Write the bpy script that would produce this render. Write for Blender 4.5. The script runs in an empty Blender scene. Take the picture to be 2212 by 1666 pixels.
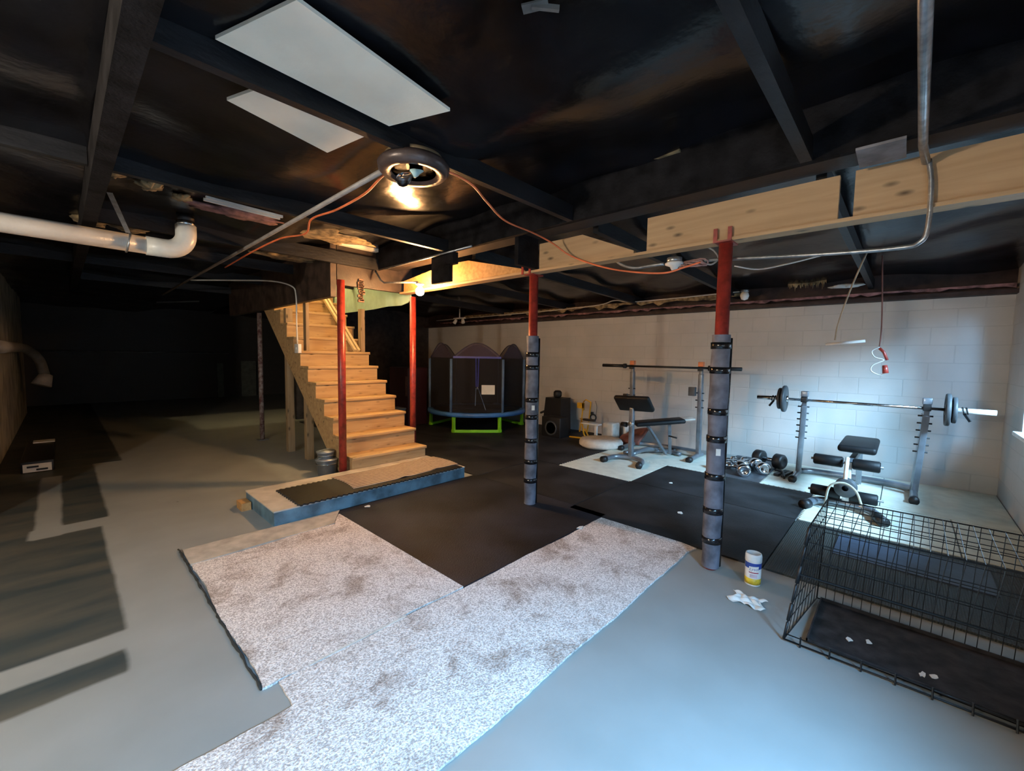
import bpy, bmesh, math, random
from mathutils import Vector, Matrix
random.seed(7)
S = bpy.context.scene
COL = S.collection
PI = math.pi
# ------------------------------------------------------------------ camera
yaw, pitch, roll = math.radians(47.056), math.radians(3.964), math.radians(0.887)
fw = Vector((math.sin(yaw)*math.cos(pitch), math.cos(yaw)*math.cos(pitch), -math.sin(pitch)))
rt0 = Vector((math.cos(yaw), -math.sin(yaw), 0)); up0 = rt0.cross(fw)
rt = rt0*math.cos(roll) + up0*math.sin(roll); up = -rt0*math.sin(roll) + up0*math.cos(roll)
cd = bpy.data.cameras.new('camera'); cam = bpy.data.objects.new('camera', cd); COL.objects.link(cam)
M = Matrix((rt, up, -fw)).transposed().to_4x4(); M.translation = (0, 0, 1.4); cam.matrix_world = M
cd.sensor_width = 36; cd.lens = 907.14/2212*36; cd.clip_start = .05; cd.clip_end = 100
S.camera = cam
# ------------------------------------------------------------------ world, lights, exposure
S.view_settings.view_transform = 'Standard'; S.view_settings.look = 'None'
S.view_settings.exposure = 1.0; S.view_settings.gamma = 1; S.view_settings.use_curve_mapping = False
w = bpy.data.worlds.new('world'); S.world = w; w.use_nodes = True
w.node_tree.nodes['Background'].inputs[0].default_value = (.62, .80, 1, 1)
w.node_tree.nodes['Background'].inputs[1].default_value = 1.6

def area(name, loc, target, sx, sy, power, col, spread=180):
    l = bpy.data.lights.new(name, 'AREA'); l.shape = 'RECTANGLE'; l.size = sx; l.size_y = sy
    l.energy = power; l.color = col; l.spread = math.radians(spread)
    o = bpy.data.objects.new(name, l); COL.objects.link(o); o.location = loc
    o.rotation_euler = (Vector(target)-Vector(loc)).to_track_quat('-Z', 'Y').to_euler()
    return o
def point(name, loc, power, col, r):
    l = bpy.data.lights.new(name, 'POINT'); l.energy = power; l.color = col; l.shadow_soft_size = r
    o = bpy.data.objects.new(name, l); COL.objects.link(o); o.location = loc
    return o
area('daylight_gym_window', (4.1, -2.6, 2.8), (6.1, .6, .8), 1.2, .8, 290, (.36, .68, 1), 120)
area('daylight_added_window', (.5, -1.85, 2.5), (1.2, .9, .2), 1.7, 1.1, 660, (.24, .58, 1))  # daylight for the near floor, through an added window out of view
point('added_rear_light', (-1.95, 1.95, 1.95), 112, (1, .88, .72), .05)  # added warm lamp behind the camera, brightens the deep room
point('added_stairwell_light', (2.62, 6.9, 4.25), 60, (1, .80, .42), .06)  # added lamp out of view, lights the upper steps and green panel

# ------------------------------------------------------------------ materials
MATS = {}
def nodes(name):
    m = bpy.data.materials.new(name); m.use_nodes = True
    nt = m.node_tree; return m, nt, nt.nodes['Principled BSDF']
def N(nt, t, **k):
    n = nt.nodes.new(t)
    for a, b in k.items():
        if a.startswith('i_'): n.inputs[a[2:]].default_value = b
        else: setattr(n, a, b)
    return n
def mat(name, col, rough=.6, metal=0, var=.12, scale=9, bump=.15, bscale=60, col2=None, stretch=(1, 1, 1), spec=.5, coat=0, det=6):
    if name in MATS: return MATS[name]
    m, nt, b = nodes(name)
    tc = N(nt, 'ShaderNodeTexCoord'); mp = N(nt, 'ShaderNodeMapping'); mp.inputs['Scale'].default_value = stretch
    nt.links.new(tc.outputs['Object'], mp.inputs[0])
    nz = N(nt, 'ShaderNodeTexNoise'); nz.inputs['Scale'].default_value = scale; nz.inputs['Detail'].default_value = det
    nt.links.new(mp.outputs[0], nz.inputs['Vector'])
    if col2 is None: col2 = tuple(max(0, c*(1-2*var)) for c in col); c1 = tuple(min(1, c*(1+var)) for c in col)
    else: c1 = col
    r = N(nt, 'ShaderNodeValToRGB'); r.color_ramp.elements[0].position = .35; r.color_ramp.elements[1].position = .65
    r.color_ramp.elements[0].color = (*col2, 1); r.color_ramp.elements[1].color = (*c1, 1)
    nt.links.new(nz.outputs[0], r.inputs[0]); nt.links.new(r.outputs[0], b.inputs['Base Color'])
    b.inputs['Roughness'].default_value = rough; b.inputs['Metallic'].default_value = metal
    b.inputs['Specular IOR Level'].default_value = spec; b.inputs['Coat Weight'].default_value = coat
    if bump:
        n2 = N(nt, 'ShaderNodeTexNoise'); n2.inputs['Scale'].default_value = bscale; n2.inputs['Detail'].default_value = 4
        nt.links.new(mp.outputs[0], n2.inputs['Vector'])
        bp = N(nt, 'ShaderNodeBump'); bp.inputs['Strength'].default_value = bump; bp.inputs['Distance'].default_value = .01
        nt.links.new(n2.outputs[0], bp.inputs['Height']); nt.links.new(bp.outputs[0], b.inputs['Normal'])
    MATS[name] = m; return m
def wood(name, c1, c2, axis=0, scale=5, rough=.65, knots=True, grain=14):
    m, nt, b = nodes(name)
    tc = N(nt, 'ShaderNodeTexCoord'); mp = N(nt, 'ShaderNodeMapping')
    s = [grain]*3; s[axis] = 1.1; mp.inputs['Scale'].default_value = s
    nt.links.new(tc.outputs['Object'], mp.inputs[0])
    nz = N(nt, 'ShaderNodeTexNoise'); nz.inputs['Scale'].default_value = 1.6; nz.inputs['Detail'].default_value = 8; nz.inputs['Distortion'].default_value = .6
    nt.links.new(mp.outputs[0], nz.inputs['Vector'])
    r = N(nt, 'ShaderNodeValToRGB'); r.color_ramp.elements[0].position = .3; r.color_ramp.elements[1].position = .68
    r.color_ramp.elements[0].color = (*c2, 1); r.color_ramp.elements[1].color = (*c1, 1)
    nt.links.new(nz.outputs[0], r.inputs[0]); out = r.outputs[0]
    if knots:
        mk = N(nt, 'ShaderNodeMapping'); s2 = [11]*3; s2[axis] = 4.6; mk.inputs['Scale'].default_value = s2
        nt.links.new(tc.outputs['Object'], mk.inputs[0])
        v = N(nt, 'ShaderNodeTexVoronoi'); v.inputs['Scale'].default_value = 1.0
        nt.links.new(mk.outputs[0], v.inputs['Vector'])
        kr = N(nt, 'ShaderNodeValToRGB'); kr.color_ramp.elements[0].position = .05; kr.color_ramp.elements[1].position = .20
        kr.color_ramp.elements[0].color = (1, 1, 1, 1); kr.color_ramp.elements[1].color = (0, 0, 0, 1)
        nt.links.new(v.outputs['Distance'], kr.inputs[0])
        mx = N(nt, 'ShaderNodeMixRGB'); mx.inputs[2].default_value = (*[c*.22 for c in c2], 1)
        nt.links.new(kr.outputs[0], mx.inputs[0]); nt.links.new(out, mx.inputs[1]); out = mx.outputs[0]
    nt.links.new(out, b.inputs['Base Color']); b.inputs['Roughness'].default_value = rough
    bp = N(nt, 'ShaderNodeBump'); bp.inputs['Strength'].default_value = .12; bp.inputs['Distance'].default_value = .005
    nt.links.new(nz.outputs[0], bp.inputs['Height']); nt.links.new(bp.outputs[0], b.inputs['Normal'])
    MATS[name] = m; return m
def block_mat(name, col, horiz, base2=None, paint=.5):
    m, nt, b = nodes(name)
    g = N(nt, 'ShaderNodeNewGeometry'); sp = N(nt, 'ShaderNodeSeparateXYZ'); cb = N(nt, 'ShaderNodeCombineXYZ')
    nt.links.new(g.outputs['Position'], sp.inputs[0]); nt.links.new(sp.outputs[horiz], cb.inputs[0]); nt.links.new(sp.outputs[2], cb.inputs[1])
    br = N(nt, 'ShaderNodeTexBrick'); br.offset = .5
    for k, v in dict(Scale=1, **{'Mortar Size': .006, 'Mortar Smooth': .4, 'Brick Width': .4, 'Row Height': .2}).items(): br.inputs[k].default_value = v
    br.inputs['Color1'].default_value = (*col, 1); br.inputs['Color2'].default_value = (*[c*.96 for c in col], 1)
    br.inputs['Mortar'].default_value = (*[c*.90 for c in col], 1)
    nt.links.new(cb.outputs[0], br.inputs['Vector'])
    nz = N(nt, 'ShaderNodeTexNoise'); nz.inputs['Scale'].default_value = 1.7; nz.inputs['Detail'].default_value = 8
    mx = N(nt, 'ShaderNodeMixRGB'); mx.blend_type = 'MULTIPLY'; mx.inputs[0].default_value = .35
    nt.links.new(g.outputs['Position'], nz.inputs['Vector']); nt.links.new(br.outputs[0], mx.inputs[1]); nt.links.new(nz.outputs[0], mx.inputs[2])
    nt.links.new(mx.outputs[0], b.inputs['Base Color']); b.inputs['Roughness'].default_value = .6
    n2 = N(nt, 'ShaderNodeTexNoise'); n2.inputs['Scale'].default_value = 90; nt.links.new(g.outputs['Position'], n2.inputs['Vector'])
    b1 = N(nt, 'ShaderNodeBump', invert=True); b1.inputs['Strength'].default_value = .4; b1.inputs['Distance'].default_value = .006
    nt.links.new(br.outputs['Fac'], b1.inputs['Height'])
    b2 = N(nt, 'ShaderNodeBump'); b2.inputs['Strength'].default_value = .18; b2.inputs['Distance'].default_value = .004
    nt.links.new(n2.outputs[0], b2.inputs['Height']); nt.links.new(b1.outputs[0], b2.inputs['Normal']); nt.links.new(b2.outputs[0], b.inputs['Normal'])
    MATS[name] = m; return m
def emit(name, col, s):
    m, nt, b = nodes(name); b.inputs['Base Color'].default_value = (*col, 1)
    b.inputs['Emission Color'].default_value = (*col, 1); b.inputs['Emission Strength'].default_value = s
    MATS[name] = m; return m
def glass(name, col=(1, 1, 1)):
    m, nt, b = nodes(name); b.inputs['Base Color'].default_value = (*col, 1); b.inputs['Transmission Weight'].default_value = 1
    b.inputs['Roughness'].default_value = .03; b.inputs['IOR'].default_value = 1.45; MATS[name] = m; return m
def pane_mat(name, opacity=.12, col=(.8, .9, 1)):
    m, nt, b = nodes(name)
    tr = N(nt, 'ShaderNodeBsdfTransparent'); gl = N(nt, 'ShaderNodeBsdfGlossy'); gl.inputs['Roughness'].default_value = .05
    gl.inputs['Color'].default_value = (*col, 1)
    mx = N(nt, 'ShaderNodeMixShader'); mx.inputs[0].default_value = opacity
    nt.links.new(tr.outputs[0], mx.inputs[1]); nt.links.new(gl.outputs[0], mx.inputs[2])
    nt.links.new(mx.outputs[0], nt.nodes['Material Output'].inputs[0]); MATS[name] = m; return m
def net_mat(name, col, opacity):
    m, nt, b = nodes(name)
    tr = N(nt, 'ShaderNodeBsdfTransparent'); b.inputs['Base Color'].default_value = (*col, 1); b.inputs['Roughness'].default_value = .9
    mx = N(nt, 'ShaderNodeMixShader'); mx.inputs[0].default_value = opacity
    nt.links.new(tr.outputs[0], mx.inputs[1]); nt.links.new(b.outputs[0], mx.inputs[2])
    nt.links.new(mx.outputs[0], nt.nodes['Material Output'].inputs[0]); MATS[name] = m; return m

def floor_mat():
    m, nt, b = nodes('painted_concrete')
    g = N(nt, 'ShaderNodeNewGeometry'); sp = N(nt, 'ShaderNodeSeparateXYZ')
    wn = N(nt, 'ShaderNodeTexNoise'); wn.inputs['Scale'].default_value = 3.5; wn.inputs['Detail'].default_value = 5
    nt.links.new(g.outputs['Position'], wn.inputs['Vector'])
    wob = N(nt, 'ShaderNodeVectorMath', operation='MULTIPLY_ADD'); wob.inputs[1].default_value = (.035, .035, 0)
    nt.links.new(wn.outputs['Color'], wob.inputs[0]); nt.links.new(g.outputs['Position'], wob.inputs[2])
    nt.links.new(wob.outputs[0], sp.inputs[0])
    def step(sock, v, gt=True, w=.012):
        a = N(nt, 'ShaderNodeMapRange'); a.inputs['From Min'].default_value = v-w; a.inputs['From Max'].default_value = v+w
        if not gt: a.inputs['To Min'].default_value = 1; a.inputs['To Max'].default_value = 0
        nt.links.new(sock, a.inputs[0]); return a.outputs[0]
    def mul(a, c, op='MULTIPLY'):
        n = N(nt, 'ShaderNodeMath', operation=op); nt.links.new(a, n.inputs[0]); nt.links.new(c, n.inputs[1]); return n.outputs[0]
    X, Y = sp.outputs[0], sp.outputs[1]
    def rect(x0, x1, y0, y1):
        return mul(mul(step(X, x0), step(X, x1, False)), mul(step(Y, y0), step(Y, y1, False)))
    nz = N(nt, 'ShaderNodeTexNoise'); nz.inputs['Scale'].default_value = 2.2; nz.inputs['Detail'].default_value = 9
    nt.links.new(g.outputs['Position'], nz.inputs['Vector'])
    r = N(nt, 'ShaderNodeValToRGB'); r.color_ramp.elements[0].position = .3; r.color_ramp.elements[1].position = .7
    r.color_ramp.elements[0].color = (.24, .25, .235, 1); r.color_ramp.elements[1].color = (.29, .30, .285, 1)
    nt.links.new(nz.outputs[0], r.inputs[0])
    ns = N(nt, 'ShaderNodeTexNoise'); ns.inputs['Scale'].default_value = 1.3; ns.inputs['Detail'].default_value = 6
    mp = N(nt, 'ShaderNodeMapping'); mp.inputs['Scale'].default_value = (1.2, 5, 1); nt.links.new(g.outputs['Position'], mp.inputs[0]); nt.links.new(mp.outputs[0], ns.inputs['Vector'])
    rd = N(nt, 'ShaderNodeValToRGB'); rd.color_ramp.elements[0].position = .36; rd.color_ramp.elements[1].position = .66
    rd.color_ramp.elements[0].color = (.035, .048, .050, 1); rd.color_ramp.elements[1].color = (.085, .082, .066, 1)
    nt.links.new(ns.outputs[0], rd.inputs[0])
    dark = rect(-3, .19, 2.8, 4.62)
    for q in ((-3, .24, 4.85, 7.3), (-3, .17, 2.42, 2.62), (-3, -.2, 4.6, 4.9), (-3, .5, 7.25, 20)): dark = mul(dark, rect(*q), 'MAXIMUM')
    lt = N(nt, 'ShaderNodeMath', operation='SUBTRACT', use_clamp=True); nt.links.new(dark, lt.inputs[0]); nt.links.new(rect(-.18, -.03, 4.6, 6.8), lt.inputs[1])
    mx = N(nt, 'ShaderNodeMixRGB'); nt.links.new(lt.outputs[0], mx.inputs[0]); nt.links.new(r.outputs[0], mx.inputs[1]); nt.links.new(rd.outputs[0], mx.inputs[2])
    # scattered dirt specks
    v = N(nt, 'ShaderNodeTexVoronoi'); v.inputs['Scale'].default_value = 1.9; nt.links.new(wob.outputs[0], v.inputs['Vector'])
    kr = N(nt, 'ShaderNodeValToRGB'); kr.color_ramp.elements[0].position = .010; kr.color_ramp.elements[1].position = .022
    kr.color_ramp.elements[0].color = (1, 1, 1, 1); kr.color_ramp.elements[1].color = (0, 0, 0, 1); nt.links.new(v.outputs['Distance'], kr.inputs[0])
    m2 = N(nt, 'ShaderNodeMixRGB'); m2.inputs[2].default_value = (.05, .05, .05, 1); nt.links.new(kr.outputs[0], m2.inputs[0]); nt.links.new(mx.outputs[0], m2.inputs[1])
    nt.links.new(m2.outputs[0], b.inputs['Base Color']); b.inputs['Roughness'].default_value = .5
    bp = N(nt, 'ShaderNodeBump'); bp.inputs['Strength'].default_value = .08; bp.inputs['Distance'].default_value = .02
    nt.links.new(nz.outputs[0], bp.inputs['Height']); nt.links.new(bp.outputs[0], b.inputs['Normal'])
    return m
M_floor = floor_mat()
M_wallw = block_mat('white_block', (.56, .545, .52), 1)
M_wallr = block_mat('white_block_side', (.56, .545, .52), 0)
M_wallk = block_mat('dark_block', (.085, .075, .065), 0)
M_wallt = mat('tan_plaster', (.50, .46, .38), .8, var=.2, scale=3)
M_black = mat('black_sheet', (.008, .008, .010), .22, var=.35, scale=2.5, bump=.5, bscale=7, spec=.35)
M_joist = mat('black_timber', (.014, .014, .016), .5, spec=.3, var=.3, scale=6, bump=.3, bscale=40, stretch=(.4, 1, 1))
M_rim = mat('dusty_black_timber', (.012, .011, .012), .75, var=.3, scale=9, bump=.4, spec=.1)
M_lumber = wood('pine_lumber', (.52, .33, .17), (.42, .25, .12), 1)
M_stair = wood('pine_stair', (.55, .37, .18), (.38, .23, .10), 0)
M_post = wood('pine_post', (.40, .28, .16), (.25, .17, .09), 2)
M_newpine = wood('pale_pine', (.62, .47, .27), (.50, .36, .19), 1, knots=False)
M_osb = mat('osb_board', (.50, .28, .10), .7, scale=30, col2=(.36, .18, .06))
M_red = mat('red_oxide_paint', (.30, .035, .025), .35, var=.2, scale=20, bump=.1)
M_rust = mat('rusty_flaking_paint', (.10, .03, .03), .6, scale=22, col2=(.35, .30, .28))
M_foam = mat('grey_pipe_foam', (.13, .135, .17), .7, var=.25, scale=10, bump=.35, bscale=25)
M_tape = mat('black_tape', (.008, .008, .01), .18, bump=.3, bscale=30)
M_white = mat('white_paint', (.72, .72, .70), .45, var=.06)
M_tile = mat('drywall_white', (.88, .80, .66), .7, var=.05, bump=.1, scale=3)
M_green = mat('green_drywall', (.34, .50, .40), .75, var=.05)
M_pvc = mat('white_pvc', (.62, .61, .57), .3, var=.04)
M_steel = mat('galvanized_steel', (.38, .40, .42), .35, .8, var=.15, scale=25)
M_chrome = mat('chrome', (.72, .74, .77), .12, 1, var=.03)
M_greytube = mat('grey_powder_coat', (.22, .24, .27), .3, .6, var=.1)
M_blk = mat('black_plastic', (.007, .007, .008), .5, var=.2)
M_vinyl = mat('black_vinyl', (.008, .008, .009), .55, var=.2, bump=.1, spec=.3)
M_rubber = mat('black_rubber_mat', (.019, .019, .021), .6, spec=.3, var=.35, scale=2.2, bump=.4, bscale=120)
M_rubtop = mat('brown_black_rubber', (.015, .016, .022), .6, spec=.3, var=.4, scale=1.6, bump=.4, bscale=100)
M_foamW = mat('white_foam_tile', (.62, .63, .54), .7, var=.05, bump=.2, bscale=150)
M_orange = mat('orange_cord', (.75, .17, .06), .45)
M_orangecap = mat('orange_plastic', (.72, .24, .10), .5)
M_wire = mat('black_wire', (.012, .014, .016), .35, .4)
M_tray = mat('black_tray', (.020, .016, .017), .75, var=.5, scale=12)
M_blue = mat('blue_vinyl', (.05, .18, .50), .5, var=.1)
M_lime = mat('lime_paint', (.22, .62, .02), .4, var=.05)
M_bluepad = mat('blue_foam', (.10, .17, .30), .6)
M_zip = mat('blue_zip', (.05, .06, .32), .5)
M_net = net_mat('black_net', (.010, .009, .012), .80)
M_net2 = net_mat('dome_net', (.06, .045, .075), .72)
M_yel = mat('yellow_paint', (.60, .34, .02), .45)
M_fabr = mat('off_white_fabric', (.60, .56, .50), .9, var=.08, bump=.4, bscale=30)
M_brick = mat('rust_fabric', (.20, .07, .05), .9, var=.2)
M_maroon = mat('maroon_vinyl', (.03, .005, .012), .6)
M_platside = mat('slate_blue_paint', (.10, .19, .26), .5, var=.25, scale=7)
M_plattop = mat('beige_painted_top', (.50, .46, .40), .6, var=.12, scale=5)
M_pink = mat('pink_insulation', (.22, .11, .11), .95, var=.3, scale=12, bump=.8, bscale=25)
M_yins = mat('yellow_insulation', (.26, .19, .10), .95, var=.35, scale=12, bump=.8, bscale=25)
M_sill = mat('red_brown_sill', (.030, .016, .015), .7, var=.3)
M_brownp = mat('brown_metal', (.09, .065, .06), .35, .3)
M_teal = mat('pale_teal_ceramic', (.45, .62, .60), .35)
M_bulb = emit('lit_bulb', (1, .52, .20), 790)
M_glass = glass('clear_glass')
M_pane = pane_mat('window_glass')
M_paper = mat('white_paper', (.72, .72, .68), .8, var=.05)
M_dgrey = mat('dark_grey_plastic', (.05, .055, .06), .5)
M_navy = mat('label_navy', (.02, .06, .30), .4, var=.02)
M_lyel = mat('label_yellow', (.80, .58, .04), .4, scale=40, col2=(.55, .38, .03))
M_tan = mat('tan_cloth', (.42, .24, .18), .9, var=.2)
M_bucket = mat('bucket_zinc', (.30, .34, .38), .4, .5, var=.1)

def carpet_mat():
    m, nt, b = nodes('speckled_carpet')
    g = N(nt, 'ShaderNodeNewGeometry')
    a = N(nt, 'ShaderNodeTexNoise'); a.inputs['Scale'].default_value = 130; a.inputs['Detail'].default_value = 3
    c = N(nt, 'ShaderNodeTexNoise'); c.inputs['Scale'].default_value = 3.6; c.inputs['Detail'].default_value = 12; c.inputs['Roughness'].default_value = .68; c.inputs['Distortion'].default_value = .4
    for n in (a, c): nt.links.new(g.outputs['Position'], n.inputs['Vector'])
    r1 = N(nt, 'ShaderNodeValToRGB'); r1.color_ramp.elements[0].position = .38; r1.color_ramp.elements[1].position = .60
    r1.color_ramp.elements[0].color = (.44, .38, .345, 1); r1.color_ramp.elements[1].color = (.86, .79, .745, 1)
    r2 = N(nt, 'ShaderNodeValToRGB'); r2.color_ramp.elements[0].position = .36; r2.color_ramp.elements[1].position = .50
    r2.color_ramp.elements[0].color = (.58, .52, .475, 1); r2.color_ramp.elements[1].color = (1, 1, 1, 1)
    nt.links.new(a.outputs[0], r1.inputs[0]); nt.links.new(c.outputs[0], r2.inputs[0])
    mx = N(nt, 'ShaderNodeMixRGB'); mx.blend_type = 'MULTIPLY'; mx.inputs[0].default_value = 1
    nt.links.new(r1.outputs[0], mx.inputs[1]); nt.links.new(r2.outputs[0], mx.inputs[2])
    nt.links.new(mx.outputs[0], b.inputs['Base Color']); b.inputs['Roughness'].default_value = .95; b.inputs['Specular IOR Level'].default_value = .1
    bp = N(nt, 'ShaderNodeBump'); bp.inputs['Strength'].default_value = .7; bp.inputs['Distance'].default_value = .01
    nt.links.new(a.outputs[0], bp.inputs['Height']); nt.links.new(bp.outputs[0], b.inputs['Normal'])
    return m
M_carpet = carpet_mat()
def stripe_mat(name, c1, c2, axis, freq, bumpd=0, rough=.8, dist=2):
    m, nt, b = nodes(name)
    g = N(nt, 'ShaderNodeNewGeometry'); wv = N(nt, 'ShaderNodeTexWave'); wv.bands_direction = axis
    wv.inputs['Scale'].default_value = freq; wv.inputs['Distortion'].default_value = dist; wv.inputs['Detail Scale'].default_value = 4
    nt.links.new(g.outputs['Position'], wv.inputs['Vector'])
    r = N(nt, 'ShaderNodeValToRGB'); r.color_ramp.elements[0].position = .3; r.color_ramp.elements[1].position = .6
    r.color_ramp.elements[0].color = (*c2, 1); r.color_ramp.elements[1].color = (*c1, 1)
    nt.links.new(wv.outputs[0], r.inputs[0]); nt.links.new(r.outputs[0], b.inputs['Base Color']); b.inputs['Roughness'].default_value = rough
    bp = N(nt, 'ShaderNodeBump'); bp.inputs['Strength'].default_value = .6; bp.inputs['Distance'].default_value = .006 + bumpd
    nt.links.new(wv.outputs[0], bp.inputs['Height']); nt.links.new(bp.outputs[0], b.inputs['Normal'])
    return m
M_rug = stripe_mat('brown_striped_rug', (.42, .33, .26), (.17, .12, .10), 'Y', 6.5, 0, .9, 1)
M_ribbed = stripe_mat('ribbed_black_rubber', (.028, .031, .027), (.021, .024, .021), 'Y', 26, -.003, .6, 2.5)

# ------------------------------------------------------------------ mesh builder
class MB:
    def __init__(s): s.v = []; s.f = []; s.sm = []; s.mi = []; s.m = 0
    def add(s, vs, fs, smooth=False, T=None):
        o = len(s.v)
        for p in vs:
            p = Vector(p); s.v.append(T @ p if T is not None else p)
        for f in fs: s.f.append([i+o for i in f]); s.sm.append(smooth); s.mi.append(s.m)
        return s
    def box(s, a, b, bev=0, T=None):
        x0, y0, z0 = [min(p, q) for p, q in zip(a, b)]; x1, y1, z1 = [max(p, q) for p, q in zip(a, b)]
        if bev <= 0:
            vs = [(x, y, z) for z in (z0, z1) for x, y in ((x0, y0), (x1, y0), (x1, y1), (x0, y1))]
            fs = [(3, 2, 1, 0), (4, 5, 6, 7), (0, 1, 5, 4), (1, 2, 6, 5), (2, 3, 7, 6), (3, 0, 4, 7)]
            return s.add(vs, fs, False, T)
        bm = bmesh.new(); bmesh.ops.create_cube(bm, size=1)
        for v in bm.verts: v.co = Vector((v.co.x*(x1-x0)+(x0+x1)/2, v.co.y*(y1-y0)+(y0+y1)/2, v.co.z*(z1-z0)+(z0+z1)/2))
        bmesh.ops.bevel(bm, geom=bm.edges[:], offset=min(bev, .49*min(x1-x0, y1-y0, z1-z0)), segments=3, profile=.5, affect='EDGES')
        bm.verts.index_update(); s.add([v.co.copy() for v in bm.verts], [[v.index for v in f.verts] for f in bm.faces], True, T); bm.free(); return s
    def bar(s, p, q, w, h, bev=0, upv=(0, 0, 1)):
        p, q = Vector(p), Vector(q); d = q-p; L = d.length; z = d.normalized(); u = Vector(upv)
        if abs(z.dot(u)) > .98: u = Vector((1, 0, 0))
        x = u.cross(z).normalized(); y = z.cross(x)
        T = Matrix((x, y, z)).transposed().to_4x4(); T.translation = p
        return s.box((-w/2, -h/2, 0), (w/2, h/2, L), bev, T)
    def tube(s, pts, r, n=10, cap=True, closed=False):
        pts = [Vector(p) for p in pts]; k = len(pts); rings = []
        rr = r if isinstance(r, (list, tuple)) else [r]*k
        prev = None
        for i, p in enumerate(pts):
            if closed: t = pts[(i+1) % k]-pts[i-1]
            else: t = (pts[min(i+1, k-1)]-pts[max(i-1, 0)])
            t = t.normalized() if t.length else Vector((0, 0, 1))
            if prev is None:
                u = Vector((0, 0, 1)) if abs(t.z) < .9 else Vector((1, 0, 0)); x = u.cross(t).normalized()
            else: x = (prev-t*prev.dot(t)).normalized()
            prev = x; y = t.cross(x)
            rings.append([p+(x*math.cos(a)+y*math.sin(a))*rr[i] for a in [2*PI*j/n for j in range(n)]])
        vs = [v for g in rings for v in g]; fs = []
        for i in range(k if closed else k-1):
            a, b = i*n, ((i+1) % k)*n
            for j in range(n): fs.append((a+j, a+(j+1) % n, b+(j+1) % n, b+j))
        if cap and not closed: fs.append(tuple(range(n))[::-1]); fs.append(tuple(range((k-1)*n, k*n)))
        return s.add(vs, fs, n > 5)
    def lathe(s, prof, n=24, T=None, smooth=True):
        vs = []; fs = []
        for r, z in prof:
            for j in range(n): a = 2*PI*j/n; vs.append((r*math.cos(a), r*math.sin(a), z))
        for i in range(len(prof)-1):
            for j in range(n): fs.append((i*n+j, i*n+(j+1) % n, (i+1)*n+(j+1) % n, (i+1)*n+j))
        if prof[0][0] > 1e-4: fs.append(tuple(range(n))[::-1])
        if prof[-1][0] > 1e-4: fs.append(tuple(range((len(prof)-1)*n, len(prof)*n)))
        return s.add(vs, fs, smooth, T)
    def prism(s, poly, z0, z1, T=None):
        n = len(poly); vs = [(x, y, z0) for x, y in poly]+[(x, y, z1) for x, y in poly]
        fs = [tuple(range(n))[::-1], tuple(range(n, 2*n))]+[(i, (i+1) % n, n+(i+1) % n, n+i) for i in range(n)]
        return s.add(vs, fs, False, T)
    def grid(s, fn, nu, nv, smooth=True, thick=None):
        vs = [fn(i/nu, j/nv) for i in range(nu+1) for j in range(nv+1)]
        fs = [(i*(nv+1)+j, (i+1)*(nv+1)+j, (i+1)*(nv+1)+j+1, i*(nv+1)+j+1) for i in range(nu) for j in range(nv)]
        return s.add(vs, fs, smooth)
    def build(s, name, mats, parent=None, local=False, origin=None):
        me = bpy.data.meshes.new(name)
        if local: vs = s.v; loc = Vector((0, 0, 0))
        elif parent is not None:
            inv = world_of(parent).inverted(); vs = [inv @ v for v in s.v]; loc = None
        else: vs = s.v
        if parent is not None or not local:
            if origin is not None and parent is None: loc = Vector(origin)
            else:
                mn = Vector([min(v[i] for v in vs) for i in range(3)]); mxx = Vector([max(v[i] for v in vs) for i in range(3)])
                loc = (mn+mxx)/2
                if parent is None: loc.z = mn.z
            vs = [v-loc for v in vs]
        me.from_pydata([tuple(v) for v in vs], [], s.f)
        if not isinstance(mats, (list, tuple)): mats = [mats]
        for m in mats: me.materials.append(m)
        me.polygons.foreach_set('use_smooth', s.sm); me.polygons.foreach_set('material_index', s.mi)
        me.update()
        bm = bmesh.new(); bm.from_mesh(me); bmesh.ops.recalc_face_normals(bm, faces=bm.faces[:]); bm.to_mesh(me); bm.free()
        if any(s.sm) and not all(s.sm): pass
        o = bpy.data.objects.new(name, me); COL.objects.link(o); o.location = loc
        if parent is not None: o.parent = parent
        return o
WM = {}
def world_of(o):
    T = o.matrix_basis.copy()
    # matrix_basis is not refreshed before a depsgraph update: build it from loc/rot
    T = Matrix.Translation(o.location) @ o.rotation_euler.to_matrix().to_4x4()
    return (world_of(o.parent) @ T) if o.parent else T
def sharp(o, ang=.6):
    me = o.data
    for p in me.polygons: p.use_smooth = True
    bm = bmesh.new(); bm.from_mesh(me)
    for e in bm.edges:
        if len(e.link_faces) == 2 and e.calc_face_angle(0) > ang: e.smooth = False
    bm.to_mesh(me); bm.free()
def tag(o, label, cat=None, group=None, kind=None):
    if label: o['label'] = label
    if cat: o['category'] = cat
    if group: o['group'] = group
    if kind: o['kind'] = kind
    return o
def thing(name, label, cat, loc=(0, 0, 0), rz=0, group=None):
    o = bpy.data.objects.new(name, None); COL.objects.link(o); o.location = loc; o.rotation_euler = (0, 0, rz)
    o.empty_display_size = .05
    return tag(o, label, cat, group)
def copy_thing(root, loc, rz, label):
    r = root.copy(); COL.objects.link(r); r.location = loc; r.rotation_euler = (0, 0, rz); r['label'] = label
    for ch in list(root.children):
        c = ch.copy(); COL.objects.link(c); c.parent = r
        for g in list(ch.children):
            d = g.copy(); COL.objects.link(d); d.parent = c
    return r
def struct(o): o['kind'] = 'structure'; return o
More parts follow.
